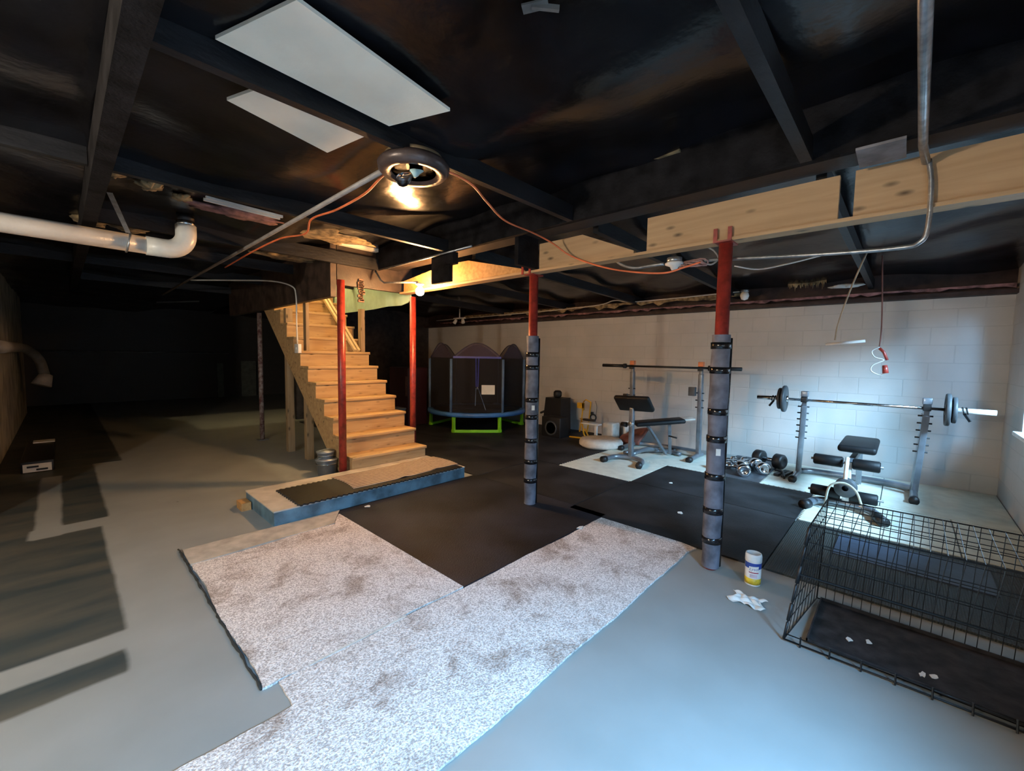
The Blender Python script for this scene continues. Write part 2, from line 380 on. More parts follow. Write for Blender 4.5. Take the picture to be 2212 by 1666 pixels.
def cat_rom(P, k=8):
    P = [Vector(p) for p in P]; out = []
    Q = [P[0]*2-P[1]]+P+[P[-1]*2-P[-2]]
    for i in range(1, len(Q)-2):
        a, b, c, d = Q[i-1:i+3]
        for j in range(k):
            t = j/k; out.append(.5*((2*b)+(c-a)*t+(2*a-5*b+4*c-d)*t*t+(3*b-a-3*c+d)*t**3))
    out.append(P[-1]); return out
def text_mesh(txt, size):
    cu = bpy.data.curves.new('t', 'FONT'); cu.body = txt; cu.size = size; cu.align_x = 'CENTER'; cu.resolution_u = 3
    o = bpy.data.objects.new('t', cu); COL.objects.link(o)
    dg = bpy.context.evaluated_depsgraph_get(); me = bpy.data.meshes.new_from_object(o.evaluated_get(dg))
    vs = [v.co.copy() for v in me.vertices]; fs = [tuple(p.vertices) for p in me.polygons]
    bpy.data.objects.remove(o); bpy.data.curves.remove(cu); bpy.data.meshes.remove(me)
    return vs, fs
def X1(axis, p):  # matrix taking +z to axis
    z = Vector(axis).normalized(); T = z.to_track_quat('Z', 'Y').to_matrix().to_4x4(); T.translation = Vector(p); return T

# ------------------------------------------------------------------ setting
struct(MB().box((-2.2, -1.6, -.15), (6.9, 16.4, 0)).build('floor', M_floor, origin=(0, 0, 0)))
struct(MB().box((6.7, -1.0, 0), (6.9, 9.4, 2.115)).build('wall_back', M_wallw))
# wall with two window openings (right side)
W1 = (3.9, 5.78, .80, 2.05); W2 = (-.6, 1.35, .80, 1.85)  # W2 is an added opening that lets in the near daylight, never in view
b = MB(); y0, y1 = -1.0, -.80
b.box((-2.2, y0, 0), (6.7, y1, .80)).box((-2.2, y0, .80), (W2[0], y1, 2.80)).box((W2[0], y0, W2[3]), (W2[1], y1, 2.80))
b.box((W2[1], y0, .80), (W1[0], y1, 2.80)).box((W1[0], y0, W1[3]), (W1[1], y1, 2.80)).box((W1[1], y0, .80), (6.7, y1, 2.80))
struct(b.build('wall_right', M_wallr))
for i, (x0, x1, z0, z1) in enumerate((W1, W2)):
    f = MB(); t = .05
    f.box((x0, -.97, z0), (x1, -.90, z0+t)).box((x0, -.97, z1-t), (x1, -.90, z1)).box((x0, -.97, z0), (x0+t, -.90, z1)).box((x1-t, -.97, z0), (x1, -.90, z1))
    f.box(((x0+x1)/2-.02, -.96, z0), ((x0+x1)/2+.02, -.91, z1))
    wo = struct(f.build('window_%d' % (i+1), M_white))
    MB().box((x0+t, -.938, z0+t), (x1-t, -.932, z1-t)).build('window_pane', M_pane, wo)
    MB().box((x0-.03, -.90, z0-.035), (x1+.03, -.745, z0), .006).build('window_sill', M_white, wo)
struct(MB().box((-2.4, -1.0, 0), (-2.2, 5.2, 2.80)).build('wall_near', M_wallt))
struct(MB().box((-2.2, 5.2, 0), (-.55, 5.4, 2.80)).build('wall_jog', M_wallt))
struct(MB().box((-.75, 5.4, 0), (-.55, 14.0, 2.80)).build('wall_left', M_wallt))
struct(MB().box((-2.2, 14.0, 0), (-.75, 14.2, 2.80)).build('wall_jog', M_wallt))
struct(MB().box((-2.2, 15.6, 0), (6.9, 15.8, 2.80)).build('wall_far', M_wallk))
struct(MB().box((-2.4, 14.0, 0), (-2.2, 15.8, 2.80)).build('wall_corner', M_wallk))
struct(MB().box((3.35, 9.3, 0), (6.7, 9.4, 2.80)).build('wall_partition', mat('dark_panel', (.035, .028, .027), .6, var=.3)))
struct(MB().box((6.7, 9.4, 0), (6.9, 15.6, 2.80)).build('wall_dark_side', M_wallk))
# sill plate and rim above white wall
struct(MB().box((6.56, -.8, 2.115), (6.86, 9.3, 2.16)).box((6.70, -.8, 2.16), (6.9, 9.3, 2.80)).build('trim_1', M_sill))
# ceiling membrane
def cz(x, y):
    z = 2.49 + .014*math.sin(x*5.1+y*2.3)+.012*math.sin(y*7.3-x*1.7)
    if x > 1.5: z += .17*min(1, (x-1.5)/.9)
    if x > 2.95:
        t = (x-2.95)/3.75; z = 2.60-.20*t + .02*math.sin(y*4.4+x*2)+.02*math.sin(x*6.1-y*3)
    return z
def cgrid(x0, x1, y0, y1, nx, ny):
    return lambda u, v: (x0+(x1-x0)*u, y0+(y1-y0)*v, cz(x0+(x1-x0)*u, y0+(y1-y0)*v))
c = MB()
c.grid(cgrid(-2.3, 2.08, -1.0, 15.7, 1, 1), 60, 180)
c.grid(cgrid(2.08, 2.6, -1.0, 4.67, 1, 1), 10, 70)
c.grid(cgrid(2.95, 6.75, -1.0, 4.70, 1, 1), 60, 80)
c.grid(cgrid(3.14, 6.75, 4.70, 15.7, 1, 1), 50, 100)
c.grid(lambda u, v: (2.08+1.06*u, 8.6+7.1*v, 2.62), 2, 2)
c.box((-2.4, -1.0, 2.72), (6.9, 4.6, 2.78)).box((-2.4, 4.6, 2.72), (2.10, 15.8, 2.78)).box((3.16, 4.6, 2.72), (6.9, 15.8, 2.78)).box((2.10, 8.6, 2.72), (3.16, 15.8, 2.78))
struct(c.build('ceiling', M_black, origin=(0, 0, 2.4)))
# stair shaft above the opening
s_ = MB()
s_.box((2.06, 4.66, 2.64), (2.12, 8.7, 4.6)).box((3.14, 4.72, 2.62), (3.20, 8.7, 4.6)).box((2.06, 4.60, 2.60), (3.18, 4.66, 4.6)).box((2.12, 8.6, 2.6), (3.18, 8.7, 4.6)).box((2.06, 4.6, 4.6), (3.18, 8.7, 4.66))
struct(s_.build('wall_stairwell', M_tile))

# ------------------------------------------------------------------ ceiling framing
def joist(p, q, wdt, hgt, label, m=M_joist):
    o = MB().bar(p, q, wdt, hgt).build('ceiling_joist', m); tag(o, label, 'joist', None); return o
G = 'black joists across the ceiling'
zc = 2.40+.055
joist((-2.1, .42, zc), (2.60, .42, zc), .05, .11, 'black ceiling joist nearest the right wall, running under the thick grey conduit side')
joist((.24, 1.86, zc), (2.60, 1.86, zc), .045, .11, 'black ceiling joist crossing between the two white drywall panels')
joist((.24, 3.31, zc), (2.60, 3.31, zc), .045, .11, 'black ceiling joist just beyond the round lamp fixture and before the white drain pipe')
joist((.24, 4.625, zc), (2.60, 4.625, zc), .045, .13, 'black ceiling joist behind the white drain pipe elbow')
joist((.24, 5.75, zc), (2.14, 5.75, zc), .045, .11, 'brownish black joist ending beside the stair opening')
joist((-.5, 7.0, zc), (2.10, 7.0, zc), .045, .11, 'dim black joist above the rusty post')
joist((.24, 8.6, zc), (2.10, 8.6, zc), .045, .11, 'dim black joist far beyond the rusty post')
joist((-.5, 3.31, zc), (.14, 3.31, zc), .045, .11, 'black joist left of the thick dark beam above the drain pipe')
# far side of main beam, sloping down to the sill
for y, lb in ((.40, 'grey-lit joist running from the lumber beam to the white wall above the hanging bar'), (1.86, 'dark joist beyond the lumber beam behind the wrapped right post'),
              (3.31, 'dark joist beyond the lumber beam behind the wrapped middle post'), (4.70, 'dark joist beyond the lumber beam above the trampoline'), (6.3, 'dark joist over the far side of the trampoline')):
    joist((2.95, y, 2.455), (6.68, y-.06, 2.33), .05, .11, lb)
tag(MB().bar((.19, -.9, 2.40), (.17, 9.5, 2.40), .075, .17).build('ceiling_beam', M_rim), 'thick dark beam running lengthwise at the upper left', 'beam')
# double rim along the beam line
o = thing('rim_beam', 'deep black double rim board above the natural lumber beam', 'beam', (2.75, 2.3, 2.4))
MB().box((2.60, -.8, 2.40), (2.645, 4.66, 2.70)).build('near_board', M_rim, o)
MB().box((2.645, -.8, 2.43), (2.90, 4.66, 2.70)).build('far_board', mat('brown_black_board', (.028, .02, .018), .6), o)
# natural lumber beam
lumber_segs = [((2.395, 1.50), 2.165, 2.385, 'short pine beam board with a slanted top edge, by the wrapped middle post', ((2.395, 2.385), (1.95, 2.385), (1.50, 2.20))),
               ((1.40, .31), 2.165, 2.40, 'pine beam board on top of the wrapped right post', None),
               ((.245, -.795), 2.165, 2.405, 'pine beam board crossed by the vertical conduit near the right edge', None)]
for (ya, yb), z0, z1, lb, poly in lumber_segs:
    m_ = MB()
    if poly:
        P = [(2.395, 2.165), (1.50, 2.165), (1.50, 2.19), (1.95, 2.385), (2.395, 2.385)]
        vs = [(2.90, y, z) for y, z in P]+[(2.94, y, z) for y, z in P]; n = len(P)
        m_.add(vs, [tuple(range(n)), tuple(range(n, 2*n))[::-1]]+[(i, (i+1) % n, n+(i+1) % n, n+i) for i in range(n)])
    else: m_.box((2.90, ya, z0), (2.94, yb, z1))
    tag(m_.build('beam_board', M_lumber), lb, 'board')
tag(MB().box((2.88, -.795, 2.145), (2.99, 4.60, 2.165)).build('beam_ledger', M_lumber), 'long thin pine strip forming the underside lip of the lumber beam', 'board')
# osb triangle board
m_ = MB(); P = [(4.55, 2.165), (2.55, 2.165), (2.60, 2.20), (3.35, 2.38), (3.75, 2.39), (4.55, 2.30)]; n = len(P)
vs = [(2.91, y, z) for y, z in P]+[(2.93, y, z) for y, z in P]
m_.add(vs, [tuple(range(n)), tuple(range(n, 2*n))[::-1]]+[(i, (i+1) % n, n+(i+1) % n, n+i) for i in range(n)])
tag(m_.build('strand_board', M_osb), 'orange strand board lit by the bare bulb along the beam', 'board')
# dark cut boards in front of the beam near the bulb, and at mid post
tag(MB().box((2.60, 3.27, 2.12), (2.64, 3.56, 2.40)).box((2.585, 3.20, 2.28), (2.65, 3.32, 2.39)).build('hanging_block', M_rim), 'dark square block hanging from the rim beside the bare bulb', 'block')
tag(MB().box((2.64, 2.41, 2.17), (2.90, 2.45, 2.43)).build('blocking_board', M_rim), 'black board left of the short pine beam board, over the middle post', 'board')
tag(MB().box((2.58, .05, 2.386), (2.82, .225, 2.398)).build('scrap_board', mat('weathered_grey_board', (.22, .20, .20), .7, var=.2)), 'weathered grey scrap board nailed under the rim beside the conduit', 'board')
# beam on the left side of the stairs and header
tag(MB().box((2.055, 4.66, 2.03), (2.12, 8.72, 2.64)).build('stair_beam', mat('brown_black_beam', (.055, .034, .024), .55, var=.3)), 'dark brown beam along the left side of the stair opening', 'beam')
tag(MB().box((2.13, 4.66, 2.17), (3.10, 4.71, 2.66)).build('stair_header', mat('brown_black_header', (.034, .021, .016), .5, var=.3)), 'brown header board above the foot of the stairs behind the bare bulb', 'board')
# green drywall panel
m_ = MB(); P = [(4.74, 2.30), (4.72, 2.12), (4.80, 2.08), (4.95, 2.055), (5.3, 2.065), (5.7, 2.05), (6.4, 2.05), (7.4, 2.05), (7.4, 3.0), (4.74, 3.0)]; n = len(P)
vs = [(3.122, y, z) for y, z in P]+[(3.136, y, z) for y, z in P]
m_.add(vs, [tuple(range(n)), tuple(range(n, 2*n))[::-1]]+[(i, (i+1) % n, n+(i+1) % n, n+i) for i in range(n)])
tag(m_.build('drywall_panel', M_green), 'pale green drywall panel with a ragged lower edge beside the stairs', 'panel')
m_ = MB()
for k in range(14):
    y = 4.78+.045*random.random(); m_.box((2.36+.035*random.random(), 4.64, 2.0+k*.018), (2.42+.03*random.random(), 4.66, 2.03+k*.018))
tag(m_.build('torn_drywall_edge', mat('torn_drywall', (.16, .09, .06), .8)), 'ragged torn drywall edge beside the top of the front red post', 'scrap')
# white drywall panels on the ceiling
def slab(poly, z0, z1, name, m, label, cat):
    return tag(MB().prism(poly, z0, z1).build(name, m), label, cat)
def zq(x, y, z): # move a point measured at z=2.45 along the sight line to height z
    k = (z-1.4)/1.05; return (x*k, y*k)
slab([zq(.398, 1.760, 2.455), zq(.522, 1.388, 2.455), zq(1.186, 1.493, 2.455), zq(1.075, 1.80, 2.455), ][:4], 2.455, 2.468, 'ceiling_panel', M_tile, 'larger white drywall panel on the black ceiling at the top of the photo', 'panel')
slab([zq(.517, 2.136, 2.455), zq(.60, 1.895, 2.455), zq(1.05, 1.945, 2.455), zq(.996, 2.275, 2.455)], 2.455, 2.468, 'ceiling_panel', M_tile, 'smaller white drywall panel on the ceiling on the far side of the joist', 'panel')

# ------------------------------------------------------------------ round fixture and bulbs
fx = thing('ceiling_fixture', 'round brown ceiling fixture ring with a dangling clear bulb', 'light fixture', (1.31, 1.95, 2.36))
MB().lathe([(.115, .0), (.13, -.012), (.165, -.012), (.182, .006), (.186, .03), (.17, .05), (.15, .05), (.115, .03), (.115, .0)], 40, Matrix.Translation((1.31, 1.95, 2.36))).build('ring', M_brownp, fx)
MB().lathe([(.15, .05), (.15, .075), (.0001, .078)], 30, Matrix.Translation((1.31, 1.95, 2.36))).build('canopy', mat('canopy_tan', (.25, .18, .10), .5), fx)
T = X1((-.55, .42, -.5), (1.325, 1.905, 2.375))
sk = MB().lathe([(.012, -.02), (.02, -.015), (.021, .03), (.024, .032), (.024, .055), (.019, .06)], 16, T).build('socket', M_teal, fx)
MB().lathe([(.014, .055), (.017, .07), (.030, .095), (.034, .115), (.030, .137), (.016, .150), (.0001, .153)], 20, T).build('bulb', M_glass, sk)
MB().box((1.24, 1.875, 2.375), (1.275, 1.91, 2.39), .003).build('clip', M_paper, fx)
MB().tube([(1.345, 1.875, 2.39), (1.335, 1.89, 2.40), (1.33, 1.90, 2.385)], .004, 6).build('wire', M_white, fx)
bf = thing('bare_bulb_lamp', 'lit bare bulb in a porcelain holder under the header board by the stairs', 'light bulb', (2.70, 3.907, 2.15))
MB().lathe([(.045, .0), (.045, -.012), (.03, -.02), (.024, -.025)], 20, Matrix.Translation((2.70, 3.907, 2.177))).build('lamp_holder', M_white, bf)
ob = MB().lathe([(.014, .06), (.020, .04), (.040, .018), (.047, -.008), (.040, -.034), (.020, -.049), (.0001, -.053)], 24, Matrix.Translation((2.70, 3.907, 2.098))).build('bulb', M_bulb, bf)
ob.visible_shadow = True
# the conduit feeding it
tag(MB().tube([(2.57, 4.62, 2.38), (2.57, 4.50, 2.26), (2.58, 4.44, 2.225), (2.69, 3.93, 2.192)], .011, 8).build('lamp_conduit', M_steel), 'thin conduit leading to the lit bare bulb', 'conduit')
tag(MB().tube([(2.56, 2.9, 2.385), (2.57, 4.40, 2.375)], .010, 8).build('rim_conduit', M_steel), 'straight thin conduit along the rim above the bare bulb', 'conduit')

sl = thing('added_stairwell_lamp', 'added lamp high up in the stairwell, out of view', 'light fixture', (2.62, 6.9, 4.5))  # added holder for the unseen stairwell light
MB().lathe([(.05, .30), (.05, .34), (.03, .36), (.0001, .36)], 20, Matrix.Translation((2.62, 6.9, 4.24))).build('lamp_holder', M_white, sl)
# added unseen lamp behind the camera (its light is added_rear_light above)
lf = thing('added_wall_lamp', 'added porcelain wall lamp behind the camera, out of view', 'light fixture', (-2.17, 1.95, 1.95))
MB().lathe([(.055, 0), (.055, .03), (.025, .06), (.0001, .06)], 20, X1((1, 0, 0), (-2.2, 1.95, 1.95))).build('lamp_holder', M_white, lf)

# ------------------------------------------------------------------ posts
def post(x, y, z0, z1, r, m, label, top=True, base=True, name='steel_post'):
    t = thing(name, label, 'post', (x, y, z0))
    MB().lathe([(r, 0), (r, z1-z0-.008)], 24, Matrix.Translation((x, y, z0))).build('tube', m, t)
    if base: MB().box((x-.07, y-.07, z0), (x+.07, y+.07, z0+.01)).build('base_plate', M_steel, t)
    return t
def wrapped(x, y, r, pad_top, label, bands, lz, side):
    t = post(x, y, 0, 2.145, r, M_red, label, base=False)
    MB().box((x-.075, y-.05, 2.137), (x+.075, y+.05, 2.147)).build('top_plate', M_red, t)
    for dy in (-.035, .05):
        MB().box((2.875, y+dy-.012, 2.14), (2.883, y+dy+.012, 2.23)).build('bracket_tab', M_red, t)
    R = r*1.38; n = 28; rows = 60; prof = []
    def fn(u, v):
        a = 2*PI*v; z = .015+(pad_top-.015)*u
        rr = R*(1+.035*math.sin(z*9+a*2)+.03*math.sin(z*23+a)); return (x+rr*math.cos(a), y+rr*math.sin(a), z)
    fs_ = MB().grid(fn, rows, n).build('foam_sleeve', M_foam, t)
    for zb in bands:
        MB().lathe([(R*1.0, -.022), (R*1.09, -.02), (R*1.09, .02), (R*1.0, .022)], 26, Matrix.Translation((x, y, zb))).build('tape_band', M_tape, fs_)
    # glossy seam strip on the right flank
    a = side; dx, dy = math.cos(a), math.sin(a)
    MB().tube([(x+dx*R*.80, y+dy*R*.80, .02), (x+dx*R*.85, y+dy*R*.85, pad_top-.02)], R*.38, 10).build('seam_strip', mat('glossy_black_strip', (.01, .012, .016), .15), t)
    a = math.atan2(-y, -x)+.25; c = Vector((x+R*1.06*math.cos(a), y+R*1.06*math.sin(a), lz))
    T = X1((math.cos(a), math.sin(a), 0), c)
    MB().box((-.014, -.022, -.002), (.014, .022, .002), 0, T).build('sticker', M_paper, fs_)
    return t
wrapped(2.93, .877, .041, 1.56, 'red steel post wrapped in taped grey foam, the right one nearest the camera', [1.49, 1.33, 1.06, .88, .63, .40, .20], .80, -1.0)
wrapped(2.98, 2.52, .041, 1.59, 'red steel post wrapped in taped grey foam, standing in the middle of the black mats', [1.42, 1.30, 1.0, .84, .62, .42, .24], .93, -.75)
post(2.062, 4.43, 0, 2.19, .040, M_red, 'bare red steel post in front of the left side of the stairs', base=True)
post(3.16, 4.73, 0, 2.16, .040, M_red, 'bare red steel post at the right side of the stairs under the bulb', base=True)
post(2.164, 7.485, 0, 2.03, .033, M_rust, 'rusty flaking steel post alone in the dark left of the stairs', base=True)
def wpost(x, y, z1, w_, label):
    return tag(MB().box((x-w_/2, y-w_/2, 0), (x+w_/2, y+w_/2, z1), .004).build('wood_post', M_post), label, 'post')
wpost(2.19, 6.33, 2.02, .09, 'tall wooden post under the stair beam, left of the short one')
wpost(2.20, 5.70, 1.10, .09, 'short wooden post holding up the stair stringer behind the buckets')

# ------------------------------------------------------------------ stairs
st = thing('staircase', 'open pine staircase rising from the small platform', 'stairs', (2.6, 4.4, 0))
Y0, RUN, Z0, RISE, NS = 4.37, .2345, .262, .1945, 14
XL, XR = 2.135, 3.10
for i in range(NS):
    y = Y0+RUN*i; z = Z0+RISE*i
    zb = .0 if i == 0 else z-RISE
    MB().box((XL, y-.022, z-.036), (XR+.012, y+RUN+.018, z), .008).build('tread', M_stair, st)
    MB().box((XL+.002, y, max(zb, .131) if i == 0 else zb), (XR, y+.018, z-.037)).build('riser', M_stair, st)
for xs, nm in ((XL+.005, 'stringer'), (XR-.045, 'stringer')):
    P = [(Y0+.02, .0)]
    for i in range(NS):
        P += [(Y0+.02+RUN*i, Z0+RISE*i-.037), (Y0+.02+RUN*(i+1), Z0+RISE*i-.037)]
    ytop = Y0+RUN*NS; P += [(ytop+.02, Z0+RISE*NS-.35), (Y0+.36, .0)]
    n = len(P); m_ = MB()
    vs = [(xs, y, z) for y, z in P]+[(xs+.038, y, z) for y, z in P]
    # triangulate safely with strips: build per-step quads
    for i in range(NS):
        ya, yb = Y0+.02+RUN*i, Y0+.02+RUN*(i+1); zt = Z0+RISE*i-.037
        lo = lambda y: max(0, (y-(Y0+.34))*RISE/RUN)
        q = [(ya, lo(ya)), (yb, lo(yb)), (yb, zt), (ya, zt)]
        vv = [(xs, a, b_) for a, b_ in q]+[(xs+.038, a, b_) for a, b_ in q]
        m_.add(vv, [(0, 1, 2, 3), (7, 6, 5, 4), (0, 1, 5, 4), (1, 2, 6, 5), (2, 3, 7, 6), (3, 0, 4, 7)])
    m_.build(nm, M_stair, st)
m_ = MB().box((2.20, 5.74, 1.432), (2.24, 5.83, 2.40)); tag(m_.build('stud', M_post), 'upright stud standing on the left of the stair treads', 'stud')
m_ = MB().box((3.03, 5.87, 1.432), (3.09, 5.96, 2.06)); tag(m_.build('stud', M_post), 'upright stud standing on the right of the stair treads under the green panel', 'stud')
for i, (dx, lb) in enumerate(((0, 'loose pale pine stick leaning down the stairs, left of the pair'), (.055, 'loose pale pine stick leaning down the stairs, right of the pair'))):
    tag(MB().bar((2.90+dx, 5.80, 1.45), (2.80+dx, 7.05, 2.62), .036, .036).build('loose_stick', M_newpine), lb, 'stick')
# switch box and conduits
sw = thing('switch_box', 'small white switch box at the end of a thin conduit beside the stairs', 'switch', (2.13, 6.26, 1.42))
MB().box((2.035, 5.565, 1.40), (2.075, 5.69, 1.515), .004).build('box', M_white, sw)
MB().box((2.026, 5.617, 1.445), (2.036, 5.637, 1.475)).build('toggle', M_white, sw)
tag(MB().tube(cat_rom([(1.24, 7.1, 2.36), (1.58, 6.5, 2.34), (1.87, 5.95, 2.31), (2.02, 5.70, 2.24), (2.045, 5.63, 2.12), (2.045, 5.625, 1.8), (2.05, 5.625, 1.51)], 5), .009, 8).build('switch_conduit', M_pvc), 'thin pale conduit running down to the switch box by the stairs', 'conduit')
tag(MB().tube([(1.22, 2.03, 2.385), (1.23, 4.0, 2.383), (1.25, 9.5, 2.375)], .015, 10).build('ceiling_conduit', mat('dusty_conduit', (.30, .27, .25), .5)), 'long dusty grey conduit from the round fixture toward the dark far end', 'conduit')
tag(MB().tube([(.8, .03, 2.375), (2.4, -.0, 2.375), (2.68, -.005, 2.375), (2.86, -.02, 2.36)], .017, 12).build('ceiling_conduit', M_steel), 'thick grey conduit crossing the ceiling at the upper right', 'conduit')
tag(MB().tube(cat_rom([(2.87, -.03, 2.37), (2.868, -.045, 2.25), (2.868, -.045, 2.05), (2.875, -.02, 1.985), (2.90, .06, 1.975), (2.93, .4, 2.0), (3.02, 1.0, 2.07), (3.03, 1.20, 2.075)], 5), .011, 10).build('drop_conduit', M_steel), 'shiny conduit dropping down the lumber board and turning behind the right post', 'conduit')
tag(MB().tube(cat_rom([(3.0, 1.70, 2.165), (3.0, 1.64, 2.12), (3.0, 1.54, 2.085), (3.0, 1.42, 2.085), (3.0, 1.31, 2.085)], 4), .012, 8).build('short_conduit', M_steel), 'short bent conduit beside the white lampholder under the lumber beam', 'conduit')
lh = thing('lampholder', 'empty white lampholder on a metal box under the lumber beam', 'lampholder', (3.0, 1.23, 2.07))
MB().lathe([(.05, .055), (.05, .02)], 20, Matrix.Translation((3.0, 1.235, 2.06))).build('box', M_steel, lh)
MB().lathe([(.062, .02), (.062, .008), (.03, -.005), (.018, -.03), (.0001, -.03)], 20, Matrix.Translation((3.0, 1.235, 2.06))).build('holder', M_white, lh)
# tangled cord bundle
m_ = MB()
for k in range(5):
    P = [(3.0+.02*math.sin(a*2+k), 1.08+.075*math.cos(a)+.01*k, 2.06+.022*math.sin(a+k)) for a in [j*.5 for j in range(13)]]
    m_.tube(P, .005, 6)
tag(m_.build('coiled_cord', mat('grey_pink_cord', (.35, .20, .18), .6)), 'tangled bundle of dull cord beside the white lampholder', 'cord')
tag(MB().tube(cat_rom([(3.01, 1.02, 2.16), (3.03, .98, 2.13), (3.04, .955, 2.08), (3.02, .99, 2.04), (3.0, 1.05, 2.06)], 5), .006, 6).build('loose_wire', mat('grey_wire', (.30, .30, .30), .5)), 'grey loop of wire left of the right wrapped post', 'wire')
tag(MB().tube(cat_rom([(4.6, 1.29, 2.33), (4.7, 1.10, 2.29), (4.7, .85, 2.31), (4.75, .60, 2.36)], 6), .007, 6).build('ceiling_cable', M_white), 'slack white cable under the black sheet right of the wrapped post', 'cable')
# orange extension cord
P = [(1.29, 5.6, 2.34), (1.27, 4.6, 2.345), (1.28, 3.85, 2.345), (1.31, 3.4, 2.31), (1.24, 3.1, 2.34), (1.255, 2.75, 2.33), (1.27, 2.4, 2.35), (1.25, 2.12, 2.385), (1.33, 2.0, 2.40), (1.43, 1.86, 2.385), (1.62, 1.85, 2.37), (1.82, 1.93, 2.345), (2.10, 2.04, 2.32), (2.48, 2.12, 2.34), (2.70, 2.11, 2.31), (2.83, 2.02, 2.22),
     (2.86, 1.8, 2.12), (2.87, 1.56, 2.045), (2.88, 1.27, 1.995), (2.90, 1.12, 2.02), (2.93, 1.03, 2.045)]
tag(MB().tube(cat_rom(P, 8), .0065, 8).build('extension_cord', M_orange), 'orange extension cord looping past the round fixture to the lumber beam', 'cord')

# white drain pipe
dp = thing('drain_pipe', 'fat white plastic drain pipe with an elbow at the upper left', 'pipe', (0, 4.3, 2.2))
R = .064
MB().tube([(-2.1, 4.36, 2.235), (.54, 4.30, 2.205)], R, 24).build('pipe', M_pvc, dp)
el = [(.48, 4.30, 2.205), (.58, 4.30, 2.205)]
for k in range(1, 11): a = k/10*PI/2; el.append((.60+.13*math.sin(a), 4.30, 2.335-.13*math.cos(a)))
el.append((.73, 4.30, 2.41))
MB().tube(el, R*1.10, 24).build('elbow', M_pvc, dp)
MB().tube([(.73, 4.30, 2.405), (.73, 4.30, 2.44)], R*1.0, 24).build('clamp_ring', M_chrome, dp)
MB().tube([(.73, 4.30, 2.44), (.73, 4.30, 2.49)], R*.92, 24).build('upper_pipe', M_blk, dp)
m_ = MB().bar((.25, 3.70, 2.385), (.375, 4.232, 2.265), .028, .003)
pts = [(.38+.012*math.sin(a), 4.306+.069*math.cos(a), 2.207+.069*math.sin(a)) for a in [2*PI*j/20 for j in range(20)]]
m_.tube(pts, .008, 6, closed=True)
tag(m_.build('pipe_strap', M_steel), 'perforated metal strap holding up the white drain pipe', 'strap')

# ------------------------------------------------------------------ insulation scraps
def blob(cx, cy, czz, sx, sy, sz, m, label, seed, name='insulation_scrap'):
    rnd = random.Random(seed); ph = [rnd.random()*6 for _ in range(8)]
    def fn(u, v):
        a = 2*PI*v; b_ = PI*u
        r = 1+.25*math.sin(3*a+ph[0])*math.sin(b_*2+ph[1])+.18*math.sin(7*a+ph[2])+.12*math.sin(11*a+5*b_+ph[3])
        return (cx+sx*r*math.sin(b_)*math.cos(a), cy+sy*r*math.sin(b_)*math.sin(a), czz+sz*math.cos(b_))
    return tag(MB().grid(fn, 10, 36).build(name, m), label, 'insulation')
blob(.26, 3.52, 2.47, .05, .10, .03, M_yins, 'tan torn insulation patch right at the metal strap', 1)
blob(.44, 3.62, 2.47, .06, .10, .03, M_yins, 'tan torn insulation patch between the strap and the pipe elbow', 2)
blob(.62, 3.75, 2.47, .05, .07, .02, M_yins, 'small tan insulation patch nearest the pipe elbow', 3)
blob(.22, 4.95, 2.46, .10, .16, .03, M_yins, 'mustard insulation tuft hanging below the drain pipe, left one', 4)
blob(.46, 4.97, 2.46, .12, .14, .03, M_yins, 'mustard insulation tuft hanging below the drain pipe, right one', 5)
blob(1.0, 3.85, 2.475, .30, .13, .02, M_pink, 'pink insulation showing through the torn sheet right of the elbow', 6)
blob(.55, 3.42, 2.475, .16, .06, .02, M_pink, 'pink insulation strip left of the pipe riser', 7)
blob(1.72, 4.05, 2.515, .42, .22, .025, M_yins, 'yellow insulation lit by the bulb left of the orange cord', 8)
blob(1.80, 5.15, 2.48, .30, .16, .03, M_yins, 'yellow insulation patch in front of the stair beam', 9)
tag(MB().bar((.72, 3.56, 2.455), (1.22, 3.60, 2.455), .018, .018).bar((.72, 3.62, 2.455), (1.22, 3.66, 2.455), .018, .018).build('supply_pipes', M_pvc), 'pair of thin pale water pipes in the torn ceiling right of the elbow', 'pipe')
tag(MB().bar((1.02, .93, 2.475), (1.06, .86, 2.48), .035, .006).bar((1.03, .90, 2.475), (1.09, .84, 2.47), .012, .015).build('torn_flap', mat('torn_paper', (.10, .095, .09), .9)), 'torn scrap hanging from the black ceiling at the top edge', 'scrap')
tag(MB().bar((2.59, 1.22, 2.655), (2.59, 1.06, 2.655), .02, .02).build('wood_chip', M_yins), 'small bare wood chip on the edge above the rim board', 'scrap')
# torn strip of membrane above the white wall
rnd = random.Random(3)
def torn(y0_, y1_, m, xx, zt, zl, label, n=60, name='torn_insulation'):
    m_ = MB(); vs = []; 
    for i in range(n+1):
        y = y0_+(y1_-y0_)*i/n; d = zl*(.35+.65*abs(math.sin(i*.37)*math.sin(i*1.13+.5)))*(.6+.6*rnd.random())
        vs += [(xx, y, zt), (xx+.02*rnd.random(), y, zt-d), (xx+.03, y, zt)]
    fs = []
    for i in range(n):
        a = i*3; fs += [(a, a+1, a+4, a+3), (a+1, a+2, a+5, a+4), (a+2, a, a+3, a+5)]
    m_.add(vs, fs); return tag(m_.build(name, m), label, 'insulation')
torn(7.5, 1.7, M_yins, 6.40, 2.315, .09, 'ragged tan torn insulation strip above the white wall left of the right post')
torn(1.15, .75, M_yins, 6.40, 2.41, .13, 'short tan torn strip above the white wall, right of the right post')
torn(8.6, -.78, M_pink, 6.55, 2.215, .05, 'pink insulation line lying along the top of the white wall', 140)
